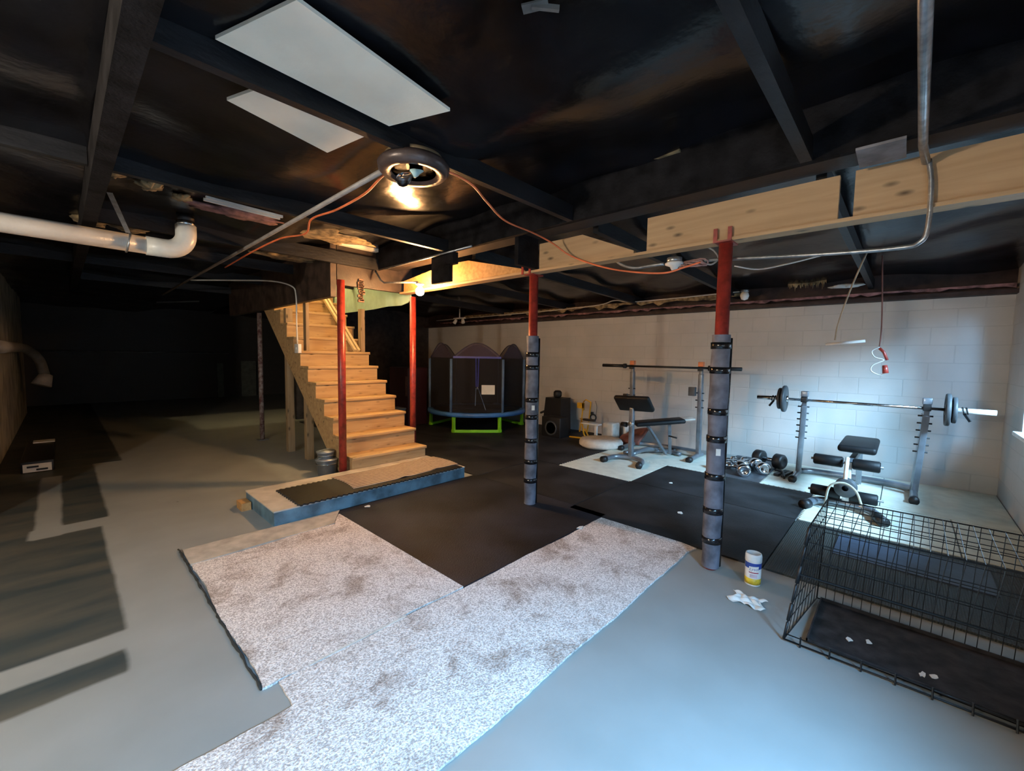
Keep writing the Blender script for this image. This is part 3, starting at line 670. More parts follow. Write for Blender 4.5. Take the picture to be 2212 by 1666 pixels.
tag(MB().tube(cat_rom([(6.36, 8.5, 2.25), (6.36, 5.6, 2.27), (6.36, 4.0, 2.30), (6.36, 3.6, 2.36), (6.36, 3.2, 2.31), (6.36, 1.7, 2.33)], 8), .009, 6).build('wall_cable', M_fabr), 'tan cable running along the torn sheet above the white wall', 'cable')
for loc, lb in (((6.3, 1.62, 2.26), 'small white light globe just right of the right post near the wall'), ((6.2, .52, 2.27), 'crumpled silvery scrap hanging above the white wall near the rope')):
    if 'globe' in lb:
        g_ = thing('wall_globe', lb, 'light fixture', loc); MB().lathe([(.0001, -.06), (.04, -.045), (.055, 0), (.045, .035), (.03, .05)], 16, Matrix.Translation(loc)).build('globe', M_white, g_)
        MB().lathe([(.05, .05), (.05, .08)], 16, Matrix.Translation(loc)).build('base', M_steel, g_)
    else: blob(*loc, .06, .14, .025, mat('foil', (.45, .47, .47), .5), lb, 12, 'foil_scrap')
# twin spotlights
sp_ = thing('twin_spotlight', 'white ceiling bar with two small spotlights above the trampoline', 'light fixture', (6.1, 7.3, 2.2))
mb_ = MB().box((6.08, 7.12, 2.215), (6.13, 7.50, 2.245), .005).tube([(6.105, 7.31, 2.24), (6.105, 7.31, 2.44)], .012, 8).build('mounting_bar', M_white, sp_)
for y, d in ((7.42, (-.3, .6, -1)), (7.2, (-.3, -.6, -1))):
    MB().lathe([(.022, -.01), (.034, .02), (.040, .09), (.036, .095), (.0001, .09)], 16, X1(d, (6.10, y, 2.20))).build('spot_head', M_white, mb_)

# hanging trapeze and cord on the gym side
tz = thing('trapeze_swing', 'white bar hanging on a single rope in front of the white wall', 'swing', (5.2, .4, 1.6))
MB().tube(cat_rom([(4.9, .30, 2.36), (4.95, .40, 2.05), (5.0, .475, 1.75), (5.0, .49, 1.60)], 5), .007, 6).build('rope', mat('tan_rope', (.40, .33, .24), .9), tz)
MB().tube([(5.0, .56, 1.56), (5.0, .27, 1.59)], .013, 10).build('bar', M_white, tz)
hc = thing('dangling_cord', 'orange and grey cord dangling in a loose loop near the bright wall', 'cord', (5.6, .16, 1.4))
MB().tube(cat_rom([(5.6, .22, 2.455), (5.6, .195, 2.0), (5.6, .185, 1.70), (5.6, .19, 1.555)], 5), .006, 6).build('upper_cord', mat('dull_brown_cord', (.16, .07, .06), .6), hc)
MB().tube(cat_rom([(5.6, .19, 1.55), (5.6, .245, 1.51), (5.6, .22, 1.45), (5.6, .15, 1.42), (5.6, .23, 1.37), (5.6, .24, 1.31), (5.6, .17, 1.27), (5.6, .13, 1.30)], 6), .006, 6).build('loop', M_pvc, hc)
MB().tube([(5.6, .19, 1.54), (5.6, .155, 1.50), (5.6, .125, 1.42)], .013, 8).build('coil', M_red, hc)
MB().tube([(5.6, .14, 1.37), (5.6, .13, 1.29)], [.02, .026], 8).build('plug', M_red, hc)

# ------------------------------------------------------------------ floor coverings
def puzzle(x0, x1, y0, y1, h=.013, edges='nesw', amp=.011, pitch=.048):
    P = []
    def side(ax, ay, bx, by, teeth):
        L = math.hypot(bx-ax, by-ay); n = max(2, int(L/pitch)*6) if teeth else 1
        nx, ny = (by-ay)/L, -(bx-ax)/L
        for i in range(n):
            t = i/n; s = amp*math.sin(2*PI*t*int(L/pitch)) if teeth else 0
            P.append((ax+(bx-ax)*t+nx*s, ay+(by-ay)*t+ny*s))
    side(x0, y0, x1, y0, 's' in edges); side(x1, y0, x1, y1, 'e' in edges); side(x1, y1, x0, y1, 'n' in edges); side(x0, y1, x0, y0, 'w' in edges)
    return MB().prism(P, 0.0005, h)
def mat_obj(x0, x1, y0, y1, m, name, label, h=.013, edges=''):
    return tag(puzzle(x0, x1, y0, y1, h, edges).build(name, m), label, 'mat')
mat_obj(1.60, 3.245, 1.86, 3.60, M_rubtop, 'rubber_mat', 'large smooth black rubber mat in front of the platform, between platform and carpet')
mat_obj(3.25, 4.32, 2.20, 3.55, M_rubber, 'rubber_mat', 'black rubber mat around the middle wrapped post')
mat_obj(3.25, 4.32, 3.56, 8.9, M_rubber, 'rubber_mat', 'black rubber mat right of the stairs leading to the trampoline')
mat_obj(4.33, 6.68, 3.20, 9.2, M_rubber, 'rubber_mat', 'black rubber mat under the trampoline along the wall')
mat_obj(3.16, 4.34, .62, 2.19, M_rubber, 'rubber_mat', 'black rubber mat behind the right wrapped post')
mat_obj(3.16, 4.34, -.79, .61, M_ribbed, 'rubber_mat', 'ribbed black rubber mat seen through the wire crate')
mat_obj(4.35, 5.33, .62, 2.18, M_rubber, 'rubber_mat', 'black rubber mat between the white tiles in front of the dumbbells')
mat_obj(5.345, 6.68, 1.13, 1.70, mat('dark_grey_mat', (.05, .052, .06), .6), 'rubber_mat', 'dark grey mat under the dumbbells')
mat_obj(4.33, 5.335, 2.19, 3.18, M_foamW, 'foam_tile', 'white foam tile with zigzag edge under the preacher bench', edges='wsn')
mat_obj(5.345, 6.35, 1.72, 2.72, M_foamW, 'foam_tile', 'white foam tile under the right foot of the empty-bar rack', edges='sw')
mat_obj(5.345, 6.35, 2.73, 3.18, M_foamW, 'foam_tile', 'white foam tile under the left foot of the empty-bar rack', edges='')
mat_obj(5.345, 6.68, .10, 1.12, M_foamW, 'foam_tile', 'white foam tile under the left upright of the loaded rack', edges='wn')
mat_obj(4.36, 5.335, -.38, .60, M_foamW, 'foam_tile', 'white foam tile under the front foot of the weight bench', edges='n')
mat_obj(5.345, 6.68, -.79, .09, M_foamW, 'foam_tile', 'white foam tile in the room corner under the right upright')
mat_obj(4.36, 5.335, -.79, -.39, M_foamW, 'foam_tile', 'narrow white foam tile along the right wall')
mat_obj(3.75, 4.20, -.5, .3, mat('blue_grey_mat', (.035, .05, .08), .5), 'floor_pad', 'dark blue-grey pad lying on the ribbed mat behind the crate', .02)

def carpet(poly, name, label, h=.012, ragged=.012, seed=1):
    rnd = random.Random(seed); P = []
    n = len(poly)
    for i in range(n):
        (ax, ay), (bx, by) = poly[i], poly[(i+1) % n]; L = math.hypot(bx-ax, by-ay); k = max(1, int(L/.035)); nx, ny = (by-ay)/L, -(bx-ax)/L
        ph = rnd.random()*6
        for j in range(k):
            t = j/k; s = 0 if j == 0 else (rnd.random()-.5)*ragged*.7+ragged*.8*math.sin(t*L*7+ph)
            P.append((ax+(bx-ax)*t+nx*s, ay+(by-ay)*t+ny*s))
    m_ = MB().prism(P, .001, h)
    return m_
c1 = thing('carpet_piece', 'speckled beige carpet piece with a dark ragged left edge, reaching toward the platform', 'carpet', (1.05, 2.7, 0))
carpet([(.515, 1.865), (1.600, 1.865), (1.61, 2.6), (1.635, 3.585), (1.48, 3.325), (.53, 3.32)], '', '', seed=2).build('pile', M_carpet, c1)
carpet([(.525, 3.325), (1.475, 3.335), (1.635, 3.59), (.530, 3.612)], '', '', .016, .004, 4).build('folded_strip', mat('carpet_backing', (.44, .40, .34), .9), c1)
m_ = MB(); rnd = random.Random(5); P = []
for i in range(60):
    y = 1.87+(3.66-1.87)*i/59; P.append((.510+.002*math.sin(i*.8)+.003*rnd.random(), y, .008))
m_.tube(P, [.004+.004*rnd.random() for _ in P], 6)
m_.build('frayed_edge', mat('frayed_black', (.02, .022, .02), .9), c1)
c2 = thing('carpet_piece', 'long speckled beige carpet strip in the foreground crossing toward the right post', 'carpet', (1.4, 1.4, 0))
carpet([(-.6, 1.065), (2.6, 1.060), (3.02, 1.07), (3.14, 1.04), (3.20, 1.5), (3.25, 1.85), (.575, 1.858), (.569, 1.687), (-.6, 1.687)], '', '', .011, .006, 7).build('pile', M_carpet, c2)
tag(MB().bar((.70, 1.862, .0125), (1.20, 1.862, .0125), .012, .002).build('seam_tape', M_fabr), 'thin pale strip of backing along the seam between the carpet pieces', 'tape')
# platform with its mats
pf = thing('platform', 'low slate-blue painted platform at the foot of the stairs', 'platform', (2.1, 4.0, 0))
MB().box((1.116, 3.62, 0), (3.11, 4.365, .118)).build('base', M_platside, pf)
MB().box((1.112, 3.617, .118), (3.114, 4.368, .129)).build('top_board', M_plattop, pf)
tag(MB().box((1.03, 4.18, 0), (1.105, 4.33, .07)).build('wood_offcut', M_osb), 'small orange-brown wood offcut against the left end of the platform', 'offcut')
def zmat(x0, x1, y0, y1, m, name, label, z):
    o = puzzle(x0, x1, y0, y1, .013, 'nsw').build(name, m); o.location.z += z; return tag(o, label, 'mat')
zmat(1.305, 3.06, 3.60, 4.15, M_blk, 'foam_mat', 'black foam mat with zigzag edges on the platform', .129)
def rugf(u, v):
    x = 1.82+1.28*u; y = 3.70+.49*v
    z = .146+.010*math.exp(-((u-.42-.25*v)/.04)**2)+.008*math.exp(-((u-.75-.12*v)/.035)**2)
    return (x+.03*math.sin(v*3), y-.02*math.sin(u*5), z)
m_ = MB().grid(rugf, 70, 24); o = m_.build('striped_rug', M_rug); md = o.modifiers.new('t', 'SOLIDIFY'); md.thickness = .004; md.offset = 1
tag(o, 'wrinkled brown striped rug on the platform in front of the first step', 'rug')

# ------------------------------------------------------------------ buckets
def bucket(x, y, z, r, h, label):
    t = thing('bucket', label, 'bucket', (x, y, z))
    MB().lathe([(r*.80, 0), (r, h), (r*1.06, h), (r*1.06, h-.014), (r*1.0, h-.016)], 30, Matrix.Translation((x, y, z))).lathe([(r*.78, .01), (r*.97, h)], 30, Matrix.Translation((x, y, z))).build('pail', M_bucket, t)
    MB().lathe([(r*1.0, h*.72), (r*1.03, h*.74), (r*1.0, h*.76)], 30, Matrix.Translation((x, y, z))).build('rim_band', M_chrome, t)
    P = [(x+r*1.04*math.cos(a), y+.01-.05*math.sin(a), z+h-.01+.04*math.sin(a)) for a in [PI*j/14 for j in range(15)]]
    MB().tube(P, .003, 6).build('handle', M_steel, t); return t
bucket(2.035, 4.78, 0, .115, .20, 'large grey metal bucket on the floor left of the front red post')
bucket(2.03, 4.80, .115, .092, .17, 'smaller grey bucket nested inside the larger one')

# ------------------------------------------------------------------ squat racks and barbells
def rack(name, y_l, y_r, xb, xt, ztop, label, capm, npeg, pegz0, dz, xf):
    t = thing(name, label, 'rack', (xb, (y_l+y_r)/2, .013))
    for y in (y_l, y_r):
        def P(z): k = (z-.05)/(ztop-.05); return (xb+(xt-xb)*k, y-.04*k if y == y_r else y-.05*k, z)
        u = MB().bar(P(.05), P(ztop-.10), .055, .075, .008).bar(P(ztop*.55), P(ztop), .042, .058, .006).build('upright', M_greytube, t)
        p0 = Vector(P(ztop)); MB().box(p0-Vector((.035, .035, .0)), p0+Vector((.035, .035, .065)), .008).build('end_cap', capm, u)
        MB().box(p0+Vector((-.06, -.03, -.06)), p0+Vector((-.01, .03, .0)), .006).build('bar_cup', M_blk, u)
        for k in range(npeg):
            q = Vector(P(pegz0+k*dz)); MB().tube([q+Vector((-.02, -.055, 0)), q+Vector((-.02, .055, 0))], .008, 8).build('peg', M_blk, u)
        ft_ = MB().tube(cat_rom([(xf, y, .045), (xf+.12, y, .05), (xb, y, .055), (xb+.15, y, .05)], 4), .032, 12).build('foot_tube', M_greytube, t)
        MB().tube([(xf-.035, y, .045), (xf+.03, y, .045)], .041, 14).build('foot_cap', M_blk, ft_)
    MB().tube(cat_rom([(xb+.13, y_l, .055), (xb+.22, y_l-.2, .055), (xb+.22, y_r+.2, .055), (xb+.13, y_r, .055)], 6), .035, 12).build('rear_crossbar', M_greytube, t)
    return t
rA = rack('barbell_rack', 3.05, 2.04, 6.05, 5.90, 1.30, 'tall grey rack with orange caps holding the empty barbell', M_orangecap, 3, .74, .10, 5.72)
MB().box((5.84, 2.05, .90), (5.90, 2.14, 1.02), .006).build('safety_spotter', M_dgrey, rA)
MB().tube([(6.1, 2.06, .055), (6.12, 2.40, .05)], .03, 12).build('side_tube', M_white, rA)
MB().tube([(6.12, 2.38, .05), (6.12, 2.45, .05)], .04, 12).build('foot_cap', M_blk, rA)
rB = rack('barbell_rack', .86, -.15, 6.02, 5.80, .99, 'grey rack beside the room corner holding the loaded barbell', M_greytube, 6, .50, .075, 5.68)
def barbell(y1_, y0_, x, z, label, m1, m2, slv):
    t = thing('barbell', label, 'barbell', (x, (y0_+y1_)/2, z))
    MB().tube([(x, y0_+slv, z), (x, y1_-slv, z)], .0145, 12).build('shaft', m1, t)
    MB().tube([(x, y1_-slv, z), (x, y1_, z)], .024, 16).build('sleeve', m1, t)
    MB().tube([(x, y0_+slv, z), (x, y0_, z)], .024, 16).build('sleeve', m2, t)
    for y in (y1_-slv, y0_+slv): MB().tube([(x, y-.02, z), (x, y+.02, z)], .036, 16).build('collar', m1, t)
    return t
barbell(3.48, 1.49, 5.845, 1.283, 'black barbell without plates resting on the orange-capped rack', M_blk, M_blk, .38)
barbell(1.28, -.64, 5.76, .955, 'chrome barbell loaded with plates near the room corner', M_chrome, M_white, .30)
def plate(y, r, th, label, x=5.76, z=.955, axis=(0, 1, 0), name='weight_plate'):
    t = thing(name, label, 'weight plate', (x, y, z))
    T = X1(axis, (x, y, z)) @ Matrix.Translation((0, 0, -th/2))
    MB().lathe([(.025, 0), (r*.96, 0), (r, th*.2), (r, th*.8), (r*.96, th), (r*.88, th), (r*.85, th*.75), (r*.35, th*.75), (r*.32, th), (.025, th), (.025, 0)], 36, T).build('disc', M_dgrey, t)
    return t
plate(1.00, .155, .034, 'large black plate on the left end of the loaded barbell, inner one')
plate(1.045, .125, .028, 'smaller black plate on the left end of the loaded barbell, outer one')
plate(-.33, .155, .036, 'large grey plate on the right end of the loaded barbell, inner one')
plate(-.375, .125, .030, 'smaller grey plate on the right end of the loaded barbell, outer one')
for y, s, lb in ((1.085, 1, 'spring collar left of the left plates on the loaded barbell'), (-.42, -1, 'spring collar right of the right plates on the loaded barbell')):
    m_ = MB(); m_.tube([(5.76+.03*math.cos(a), y+s*.004*a, .955+.03*math.sin(a)) for a in [j*.5 for j in range(26)]], .005, 6)
    m_.bar((5.76, y+.02*s, .93), (5.73, y+.06*s, .86), .012, .02)
    tag(m_.build('spring_collar', M_blk), lb, 'collar')

# preacher curl bench
pb = thing('preacher_bench', 'preacher curl stand with a slanted black pad and curved foot', 'bench', (5.2, 2.6, .013))
cf_ = MB().tube(cat_rom([(4.90, 2.86, .05), (5.12, 2.82, .055), (5.22, 2.64, .06), (5.14, 2.44, .055), (4.93, 2.37, .05)], 6), .032, 14).build('curved_foot', M_greytube, pb)
for p, q in (((4.86, 2.865, .05), (4.93, 2.85, .05)), ((4.89, 2.36, .05), (4.96, 2.385, .05))): MB().tube([p, q], .042, 14).build('foot_cap', M_blk, cf_)
MB().bar((5.22, 2.64, .05), (5.20, 2.63, .74), .06, .06, .01).build('post', M_greytube, pb)
T = Matrix.Translation((5.17, 2.60, .80)) @ Matrix.Rotation(math.radians(-42), 4, 'Y') @ Matrix.Rotation(math.radians(-3), 4, 'X')
MB().box((-.035, -.26, -.13), (.035, .25, .13), .03, T).build('arm_pad', M_vinyl, pb)
MB().tube([(5.20, 2.70, .50), (5.20, 2.78, .50)], [.035, .03], 12).build('adjust_knob', M_blk, pb)
MB().lathe([(.0001, 0), (.04, 0), (.04, .03), (.0001, .03)], 16, X1((-1, 0, 0), (5.19, 2.63, .52))).build('collar', M_steel, pb)
MB().box((5.17, 2.70, .88), (5.21, 2.76, .92), .005).build('bar_rest', M_blk, pb)
MB().tube(cat_rom([(5.25, 2.63, .10), (5.6, 2.60, .12), (5.95, 2.58, .06)], 5), .03, 10).build('base_rail', M_greytube, pb)
# seat bench behind it
sb = thing('incline_bench', 'flat black padded bench with grey V legs behind the preacher stand', 'bench', (5.7, 2.5, .013))
T = Matrix.Translation((5.62, 2.44, .525)) @ Matrix.Rotation(math.radians(-52), 4, 'Z') @ Matrix.Rotation(math.radians(-6), 4, 'Y')
MB().box((-.33, -.13, -.03), (.33, .13, .03), .025, T).build('seat_pad', M_vinyl, sb)
T2 = T @ Matrix.Translation((.38, 0, .015)); MB().box((-.08, -.11, -.012), (.08, .11, .012), .01, T2).build('end_board', M_fabr, sb)
for p, q in (((5.52, 2.56, .48), (5.85, 2.42, .04)), ((5.70, 2.32, .50), (5.90, 2.38, .04))): MB().bar(p, q, .045, .03, .006).build('leg', M_greytube, sb)
MB().tube([(5.72, 2.33, .33), (5.66, 2.20, .33)], .011, 8).build('handle', M_blk, sb)
MB().tube(cat_rom([(5.45, 2.85, .05), (5.75, 2.75, .05), (6.0, 2.45, .05), (5.95, 2.25, .05)], 5), .03, 12).build('base_tube', M_greytube, sb)

# flat bench with rollers under loaded barbell
fb = thing('weight_bench', 'weight bench with dark leg rollers in front of the loaded rack', 'bench', (5.2, .33, .013))
cf_ = MB().tube(cat_rom([(4.74, .61, .05), (4.93, .53, .06), (5.0, .33, .065), (4.93, .15, .06), (4.72, .06, .05)], 6), .036, 14).build('curved_foot', M_greytube, fb)
for p, q in (((4.72, .62, .048), (4.79, .59, .05)), ((4.68, .045, .048), (4.80, .095, .05))): MB().tube([p, q], .045, 14).build('foot_cap', M_blk, cf_)
MB().bar((5.0, .33, .05), (5.06, .33, .45), .055, .06, .008).build('front_post', M_white, fb)
MB().box((5.25, .14, .505), (6.02, .44, .575), .028).build('seat_pad', M_vinyl, fb)
MB().bar((5.06, .33, .42), (6.05, .30, .44), .05, .05, .006).build('frame_rail', M_greytube, fb)
MB().bar((5.95, .30, .44), (6.1, .30, .03), .05, .05, .006).build('rear_leg', M_greytube, fb)
for y0_, y1_ in ((.60, .37), (.30, .10)):
    MB().tube([(5.05, y0_, .44), (5.05, y0_-.01, .44), (5.05, y1_+.01, .44), (5.05, y1_, .44)], [.042, .052, .052, .042], 18).build('roller_pad', M_vinyl, fb)
    MB().tube([(4.98, y0_, .15), (4.98, y0_-.01, .15), (4.98, y1_+.01, .15), (4.98, y1_, .15)], [.042, .052, .052, .042], 18).build('roller_pad', M_vinyl, fb)
MB().tube([(5.05, .62, .44), (5.05, .08, .44)], .012, 8).build('roller_axle', M_steel, fb)
MB().tube([(4.98, .62, .15), (4.98, .06, .15)], .012, 8).build('roller_axle', M_steel, fb)
MB().tube([(4.90, .335, .13), (4.90, .335, .36), (5.0, .335, .50)], .016, 10).build('lever_arm', M_white, fb)
MB().tube(cat_rom([(4.86, .47, .05), (4.84, .44, .24), (4.84, .34, .29), (4.82, .25, .24), (4.80, .20, .12)], 6), .010, 8).build('ankle_strap', mat('cream_strap', (.50, .47, .38), .7), fb)
for k in range(3):
    t_ = plate(.0, .085, .025, ['black plate hung low on the front of the weight bench, front one of three', 'black plate hung low on the front of the weight bench, middle one of three', 'black plate hung low on the front of the weight bench, rear one of three'][k], 4.88+.035*k, .235, (1, 0, 0))
    for c_ in t_.children: pass
    t_.location.y = .33

# ------------------------------------------------------------------ dumbbells
def dumbbell_proto(kind, L, R, loc, rz, label, m):
    t = thing('dumbbell', label, 'dumbbell', loc, rz, 'dumbbells on the dark mat by the wall')
    n = 6 if kind == 'hex' else 28
    hl = L*.3
    for s in (-1, 1):
        T = X1((s, 0, 0), (s*(L/2-hl), 0, 0))
        MB().lathe([(R*.75, 0), (R, hl*.12), (R, hl*.85), (R*.82, hl), (R*.45, hl), (R*.4, hl*.94), (.0001, hl*.94)], n, T, kind != 'hex').build('weight_head', m, t, local=True)
    MB().tube([(-L/2+hl, 0, 0), (L/2-hl, 0, 0)], R*.28, 12).build('grip', M_chrome if kind != 'hex' else M_steel, t, local=True)
    return t
H = .0135
d0 = dumbbell_proto('round', .30, .075, (5.62, 1.50, H+.075), 1.9, 'large chrome dumbbell lying crosswise at the front left of the pile', M_chrome)
copy_thing(d0, (5.60, 1.36, H+.075), .35, 'large chrome dumbbell at the front showing its round face')
copy_thing(d0, (5.86, 1.24, H+.075), .6, 'large chrome dumbbell at the right front of the pile')
d1 = dumbbell_proto('hex', .18, .042, (5.85, 1.60, H+.042), .5, 'small silver dumbbell farthest left of the back rows', M_chrome)
sp = [((5.95, 1.52), .55, 'small silver dumbbell second from the left in the back rows'), ((6.0, 1.62), .5, 'small silver dumbbell behind the leftmost one, nearest the right post'),
      ((6.15, 1.60), .45, 'small silver dumbbell closest to the wall at the left'), ((6.2, 1.48), .5, 'small silver dumbbell closest to the wall in the middle'),
      ((6.05, 1.42), .55, 'small silver dumbbell in the middle of the back rows'), ((6.18, 1.34), .5, 'small silver dumbbell closest to the wall at the right'), ((5.92, 1.40), .6, 'small silver dumbbell just behind the large chrome ones')]
for (x, y), r, lb in sp: copy_thing(d1, (x, y, H+.042), r, lb)
d2 = dumbbell_proto('round', .38, .095, (6.28, 1.22, H+.095), 1.2, 'big black dumbbell at the right end of the pile against the wall', M_blk)
m_ = MB()
m_.bar((6.1, .98, .03), (5.8, 1.05, .03), .05, .03).bar((6.0, .92, .05), (5.78, .98, .03), .03, .03).tube(cat_rom([(6.05, 1.1, .03), (5.9, 1.0, .06), (5.72, .95, .03)], 5), .014, 8)
tag(m_.build('cable_attachment', M_blk), 'black cable attachment on the tile left of the loaded rack foot', 'gym attachment')

# ------------------------------------------------------------------ trampoline
CX, CY, TR = 5.64, 6.20, .96
tr = thing('trampoline', 'small round trampoline with a black net, blue rim and lime green legs', 'trampoline', (CX, CY, .013))
face = math.atan2(-CY, -CX)   # toward camera
angs = [face+math.radians(30+60*k) for k in range(6)]
def ring(r0, r1, z0, z1): return MB().lathe([(r0, z0), (r1, z0), (r1+.01, (z0+z1)/2), (r1, z1), (r0, z1), (r0, z0)], 72, Matrix.Translation((CX, CY, 0)))
ring(TR-.10, TR, .30, .375).build('rim_pad', M_blue, tr)
MB().lathe([(.0001, .33), (TR-.10, .335)], 60, Matrix.Translation((CX, CY, 0))).build('jump_mat', M_blk, tr)
for k in range(3):
    a0 = face+math.radians(120*k); h = math.radians(27)
    p = [Vector((CX+TR*.95*math.cos(a0+s*h), CY+TR*.95*math.sin(a0+s*h), z)) for s, z in ((-1, .30), (-1, .035), (1, .035), (1, .30))]
    m_ = MB(); 
    for i in range(3): m_.bar(p[i], p[i+1], .05, .05, .004)
    m_.box(p[1]-Vector((.03, .03, .02)), p[1]+Vector((.03, .03, .03))).box(p[2]-Vector((.03, .03, .02)), p[2]+Vector((.03, .03, .03)))
    m_.build('leg_frame', M_lime, tr)
PZ = 1.36
for a in angs:
    x, y = CX+TR*.97*math.cos(a), CY+TR*.97*math.sin(a)
    MB().tube([(x, y, .36), (x, y, PZ-.02)], .024, 12).build('net_post', M_bluepad, tr)
m_ = MB()
for i in range(6):
    a0, a1 = angs[i], angs[(i+1) % 6]; da = (a1-a0) % (2*PI)
    def fn(u, v, a0=a0, da=da):
        a = a0+da*v; ch = math.cos(da/2)/math.cos(a-a0-da/2) if True else 1; r = TR*.95*ch
        zt = PZ+.0*math.sin(PI*v); return (CX+r*math.cos(a), CY+r*math.sin(a), .36+(zt-.36)*u)
    m_.grid(fn, 6, 10)
m_.build('safety_net', M_net, tr)
m_ = MB()
for i in range(6):
    a0, a1 = angs[i], angs[(i+1) % 6]; da = (a1-a0) % (2*PI); am = a0+da/2
    def fn(u, v, a0=a0, da=da):
        a = a0+da*v; r = TR*.95*math.cos(da/2)/math.cos(a-a0-da/2); return (CX+r*math.cos(a), CY+r*math.sin(a), PZ+.27*math.sin(PI*v)*u)
    m_.grid(fn, 5, 16)
    P = [fn(1, j/16) for j in range(17)]; m_.tube(P, .009, 6)
m_.build('dome_arches', M_net2, tr)
ha = math.radians(30)*.92
P = [(CX+TR*.965*math.cos(face+s*ha)*1.0, CY+TR*.965*math.sin(face+s*ha), PZ+.012) for s in (-1, 1)]
MB().bar(P[0], P[1], .012, .035).build('top_band', M_zip, tr)
fr = TR*.95*math.cos(math.radians(30)); F = Vector((CX+(fr+.012)*math.cos(face), CY+(fr+.012)*math.sin(face), 0)); sd = Vector((math.sin(face), -math.cos(face), 0))
for s in (-.025, .025): MB().bar(F+sd*s+Vector((0, 0, PZ)), F+sd*s*.6+Vector((0, 0, .84)), .022, .01).build('zip_tape', M_zip, tr)
MB().box(F+Vector((-.012, -.012, .80)), F+Vector((.012, .012, .84))).build('zip_pull', M_chrome, tr)
MB().bar(F-sd*.02+Vector((0, 0, .82)), F-sd*.16+Vector((0, 0, .42)), .012, .008).bar(F+sd*.02+Vector((0, 0, .82)), F+sd*.03+Vector((0, 0, .5)), .012, .008).build('strap', M_bluepad, tr)
T = Matrix((sd, Vector((0, 0, 1)), sd.cross(Vector((0, 0, 1))))).transposed().to_4x4()
# paper note on net
c0 = F+Vector((0, 0, .79)); best = -1
T.translation = c0-sd*.20
tag(MB().box((-.12, -.085, -.002), (.12, .085, .002), 0, T).build('paper_note', M_paper), 'white paper sheet pinned to the front of the trampoline net', 'paper')
T2 = T.copy(); T2.translation = T.translation+Vector((math.cos(face), math.sin(face), 0))*.003
# dark things behind the stairs
cab = thing('maroon_cabinet', 'dark maroon upright cabinet between the stairs and the trampoline', 'cabinet', (4.75, 7.35, .013))
MB().box((4.55, 6.98, .013), (5.0, 7.65, 1.15), .015).build('body', M_maroon, cab)
MB().box((4.542, 7.0, .60), (4.55, 7.06, .98)).build('letter_strip', mat('faded_letters', (.16, .10, .09), .7, scale=60, col2=(.05, .02, .02)), cab)
gb = thing('storage_bin', 'plain grey plastic bin just right of the stair treads', 'bin', (4.0, 6.7, .013))
MB().lathe([(.14, 0), (.18, .44), (.19, .44), (.19, .46), (.0001, .47)], 4, Matrix.Translation((3.95, 6.45, .013)) @ Matrix.Rotation(.78, 4, 'Z'), False).build('tub', mat('grey_bin', (.10, .12, .13), .5), gb)

# ------------------------------------------------------------------ speakers and yellow rig
s1 = thing('padded_case', 'tall black padded case with a round knob on top against the wall', 'case', (6.1, 4.62, .013))
m_ = MB(); x0_, x1_ = 6.05, 6.35
P = [(4.86, .013), (4.42, .013), (4.44, .66), (4.78, .66)]
vs = [(x0_, y, z) for y, z in P]+[(x1_, y, z) for y, z in P]
m_.add(vs, [(0, 1, 2, 3), (7, 6, 5, 4), (0, 1, 5, 4), (1, 2, 6, 5), (2, 3, 7, 6), (3, 0, 4, 7)]).build('body', M_blk, s1)
MB().lathe([(.05, 0), (.075, .03), (.075, .10), (.05, .13), (.0001, .135)], 20, Matrix.Translation((6.2, 4.62, .66))).build('top_knob', M_blk, s1)
MB().tube([(6.05, 4.9, .36), (6.1, 4.82, .40)], .02, 8).build('side_latch', M_blk, s1)
s2 = thing('speaker_box', 'low black speaker box with a round cone in front of the tall case', 'speaker', (5.9, 4.45, .013))
enc = MB().box((5.75, 4.22, .013), (6.0, 4.62, .36), .01).build('enclosure', M_blk, s2)
MB().lathe([(.13, 0), (.12, .008), (.05, -.02), (.0001, -.01)], 28, X1((-1, 0, 0), (5.75, 4.42, .17))).build('cone', M_dgrey, enc)
yr = thing('yellow_stand', 'yellow tubular steel stand leaning against the wall', 'stand', (6.2, 4.0, .013))
m_ = MB()
for y in (4.12, 3.97): m_.tube([(6.30, y, .62), (6.22, y-.02, .30), (6.15, y-.03, .10)], .012, 8)
m_.tube([(6.30, 4.12, .62), (6.28, 4.06, .66), (6.30, 3.97, .62)], .012, 8).tube([(6.22, 4.13, .32), (6.22, 3.93, .32)], .012, 8)
m_.tube([(6.22, 4.1, .30), (6.0, 3.9, .10), (5.95, 3.80, .02)], .014, 8).tube([(5.95, 4.16, .03), (6.05, 3.75, .03)], .015, 8).tube([(6.1, 3.95, .18), (6.1, 3.86, .03)], .013, 8)
m_.build('frame', M_yel, yr)
MB().box((6.24, 4.08, .50), (6.27, 4.22, .60), .004).box((6.24, 4.08, .47), (6.27, 4.11, .60)).build('bracket', M_yel, yr)
MB().tube(cat_rom([(6.3, 3.88, .65), (6.3, 3.85, .55), (6.3, 3.86, .40)], 4), .004, 6).build('cable', M_dgrey, yr)
cs = thing('power_tool', 'black power tool with a loop handle on the yellow stand', 'tool', (6.0, 3.78, .34))
MB().bar((6.05, 3.95, .345), (6.05, 3.72, .35), .06, .04, .01).build('body', M_blk, cs)
MB().tube([(6.05+.0, 3.76+.055*math.cos(a), .40+.05*math.sin(a)) for a in [2*PI*j/16 for j in range(16)]], .014, 8, closed=True).build('loop_handle', M_blk, cs)
MB().box((6.03, 3.76, .45), (6.07, 3.80, .49), .004).build('switch', M_blk, cs)
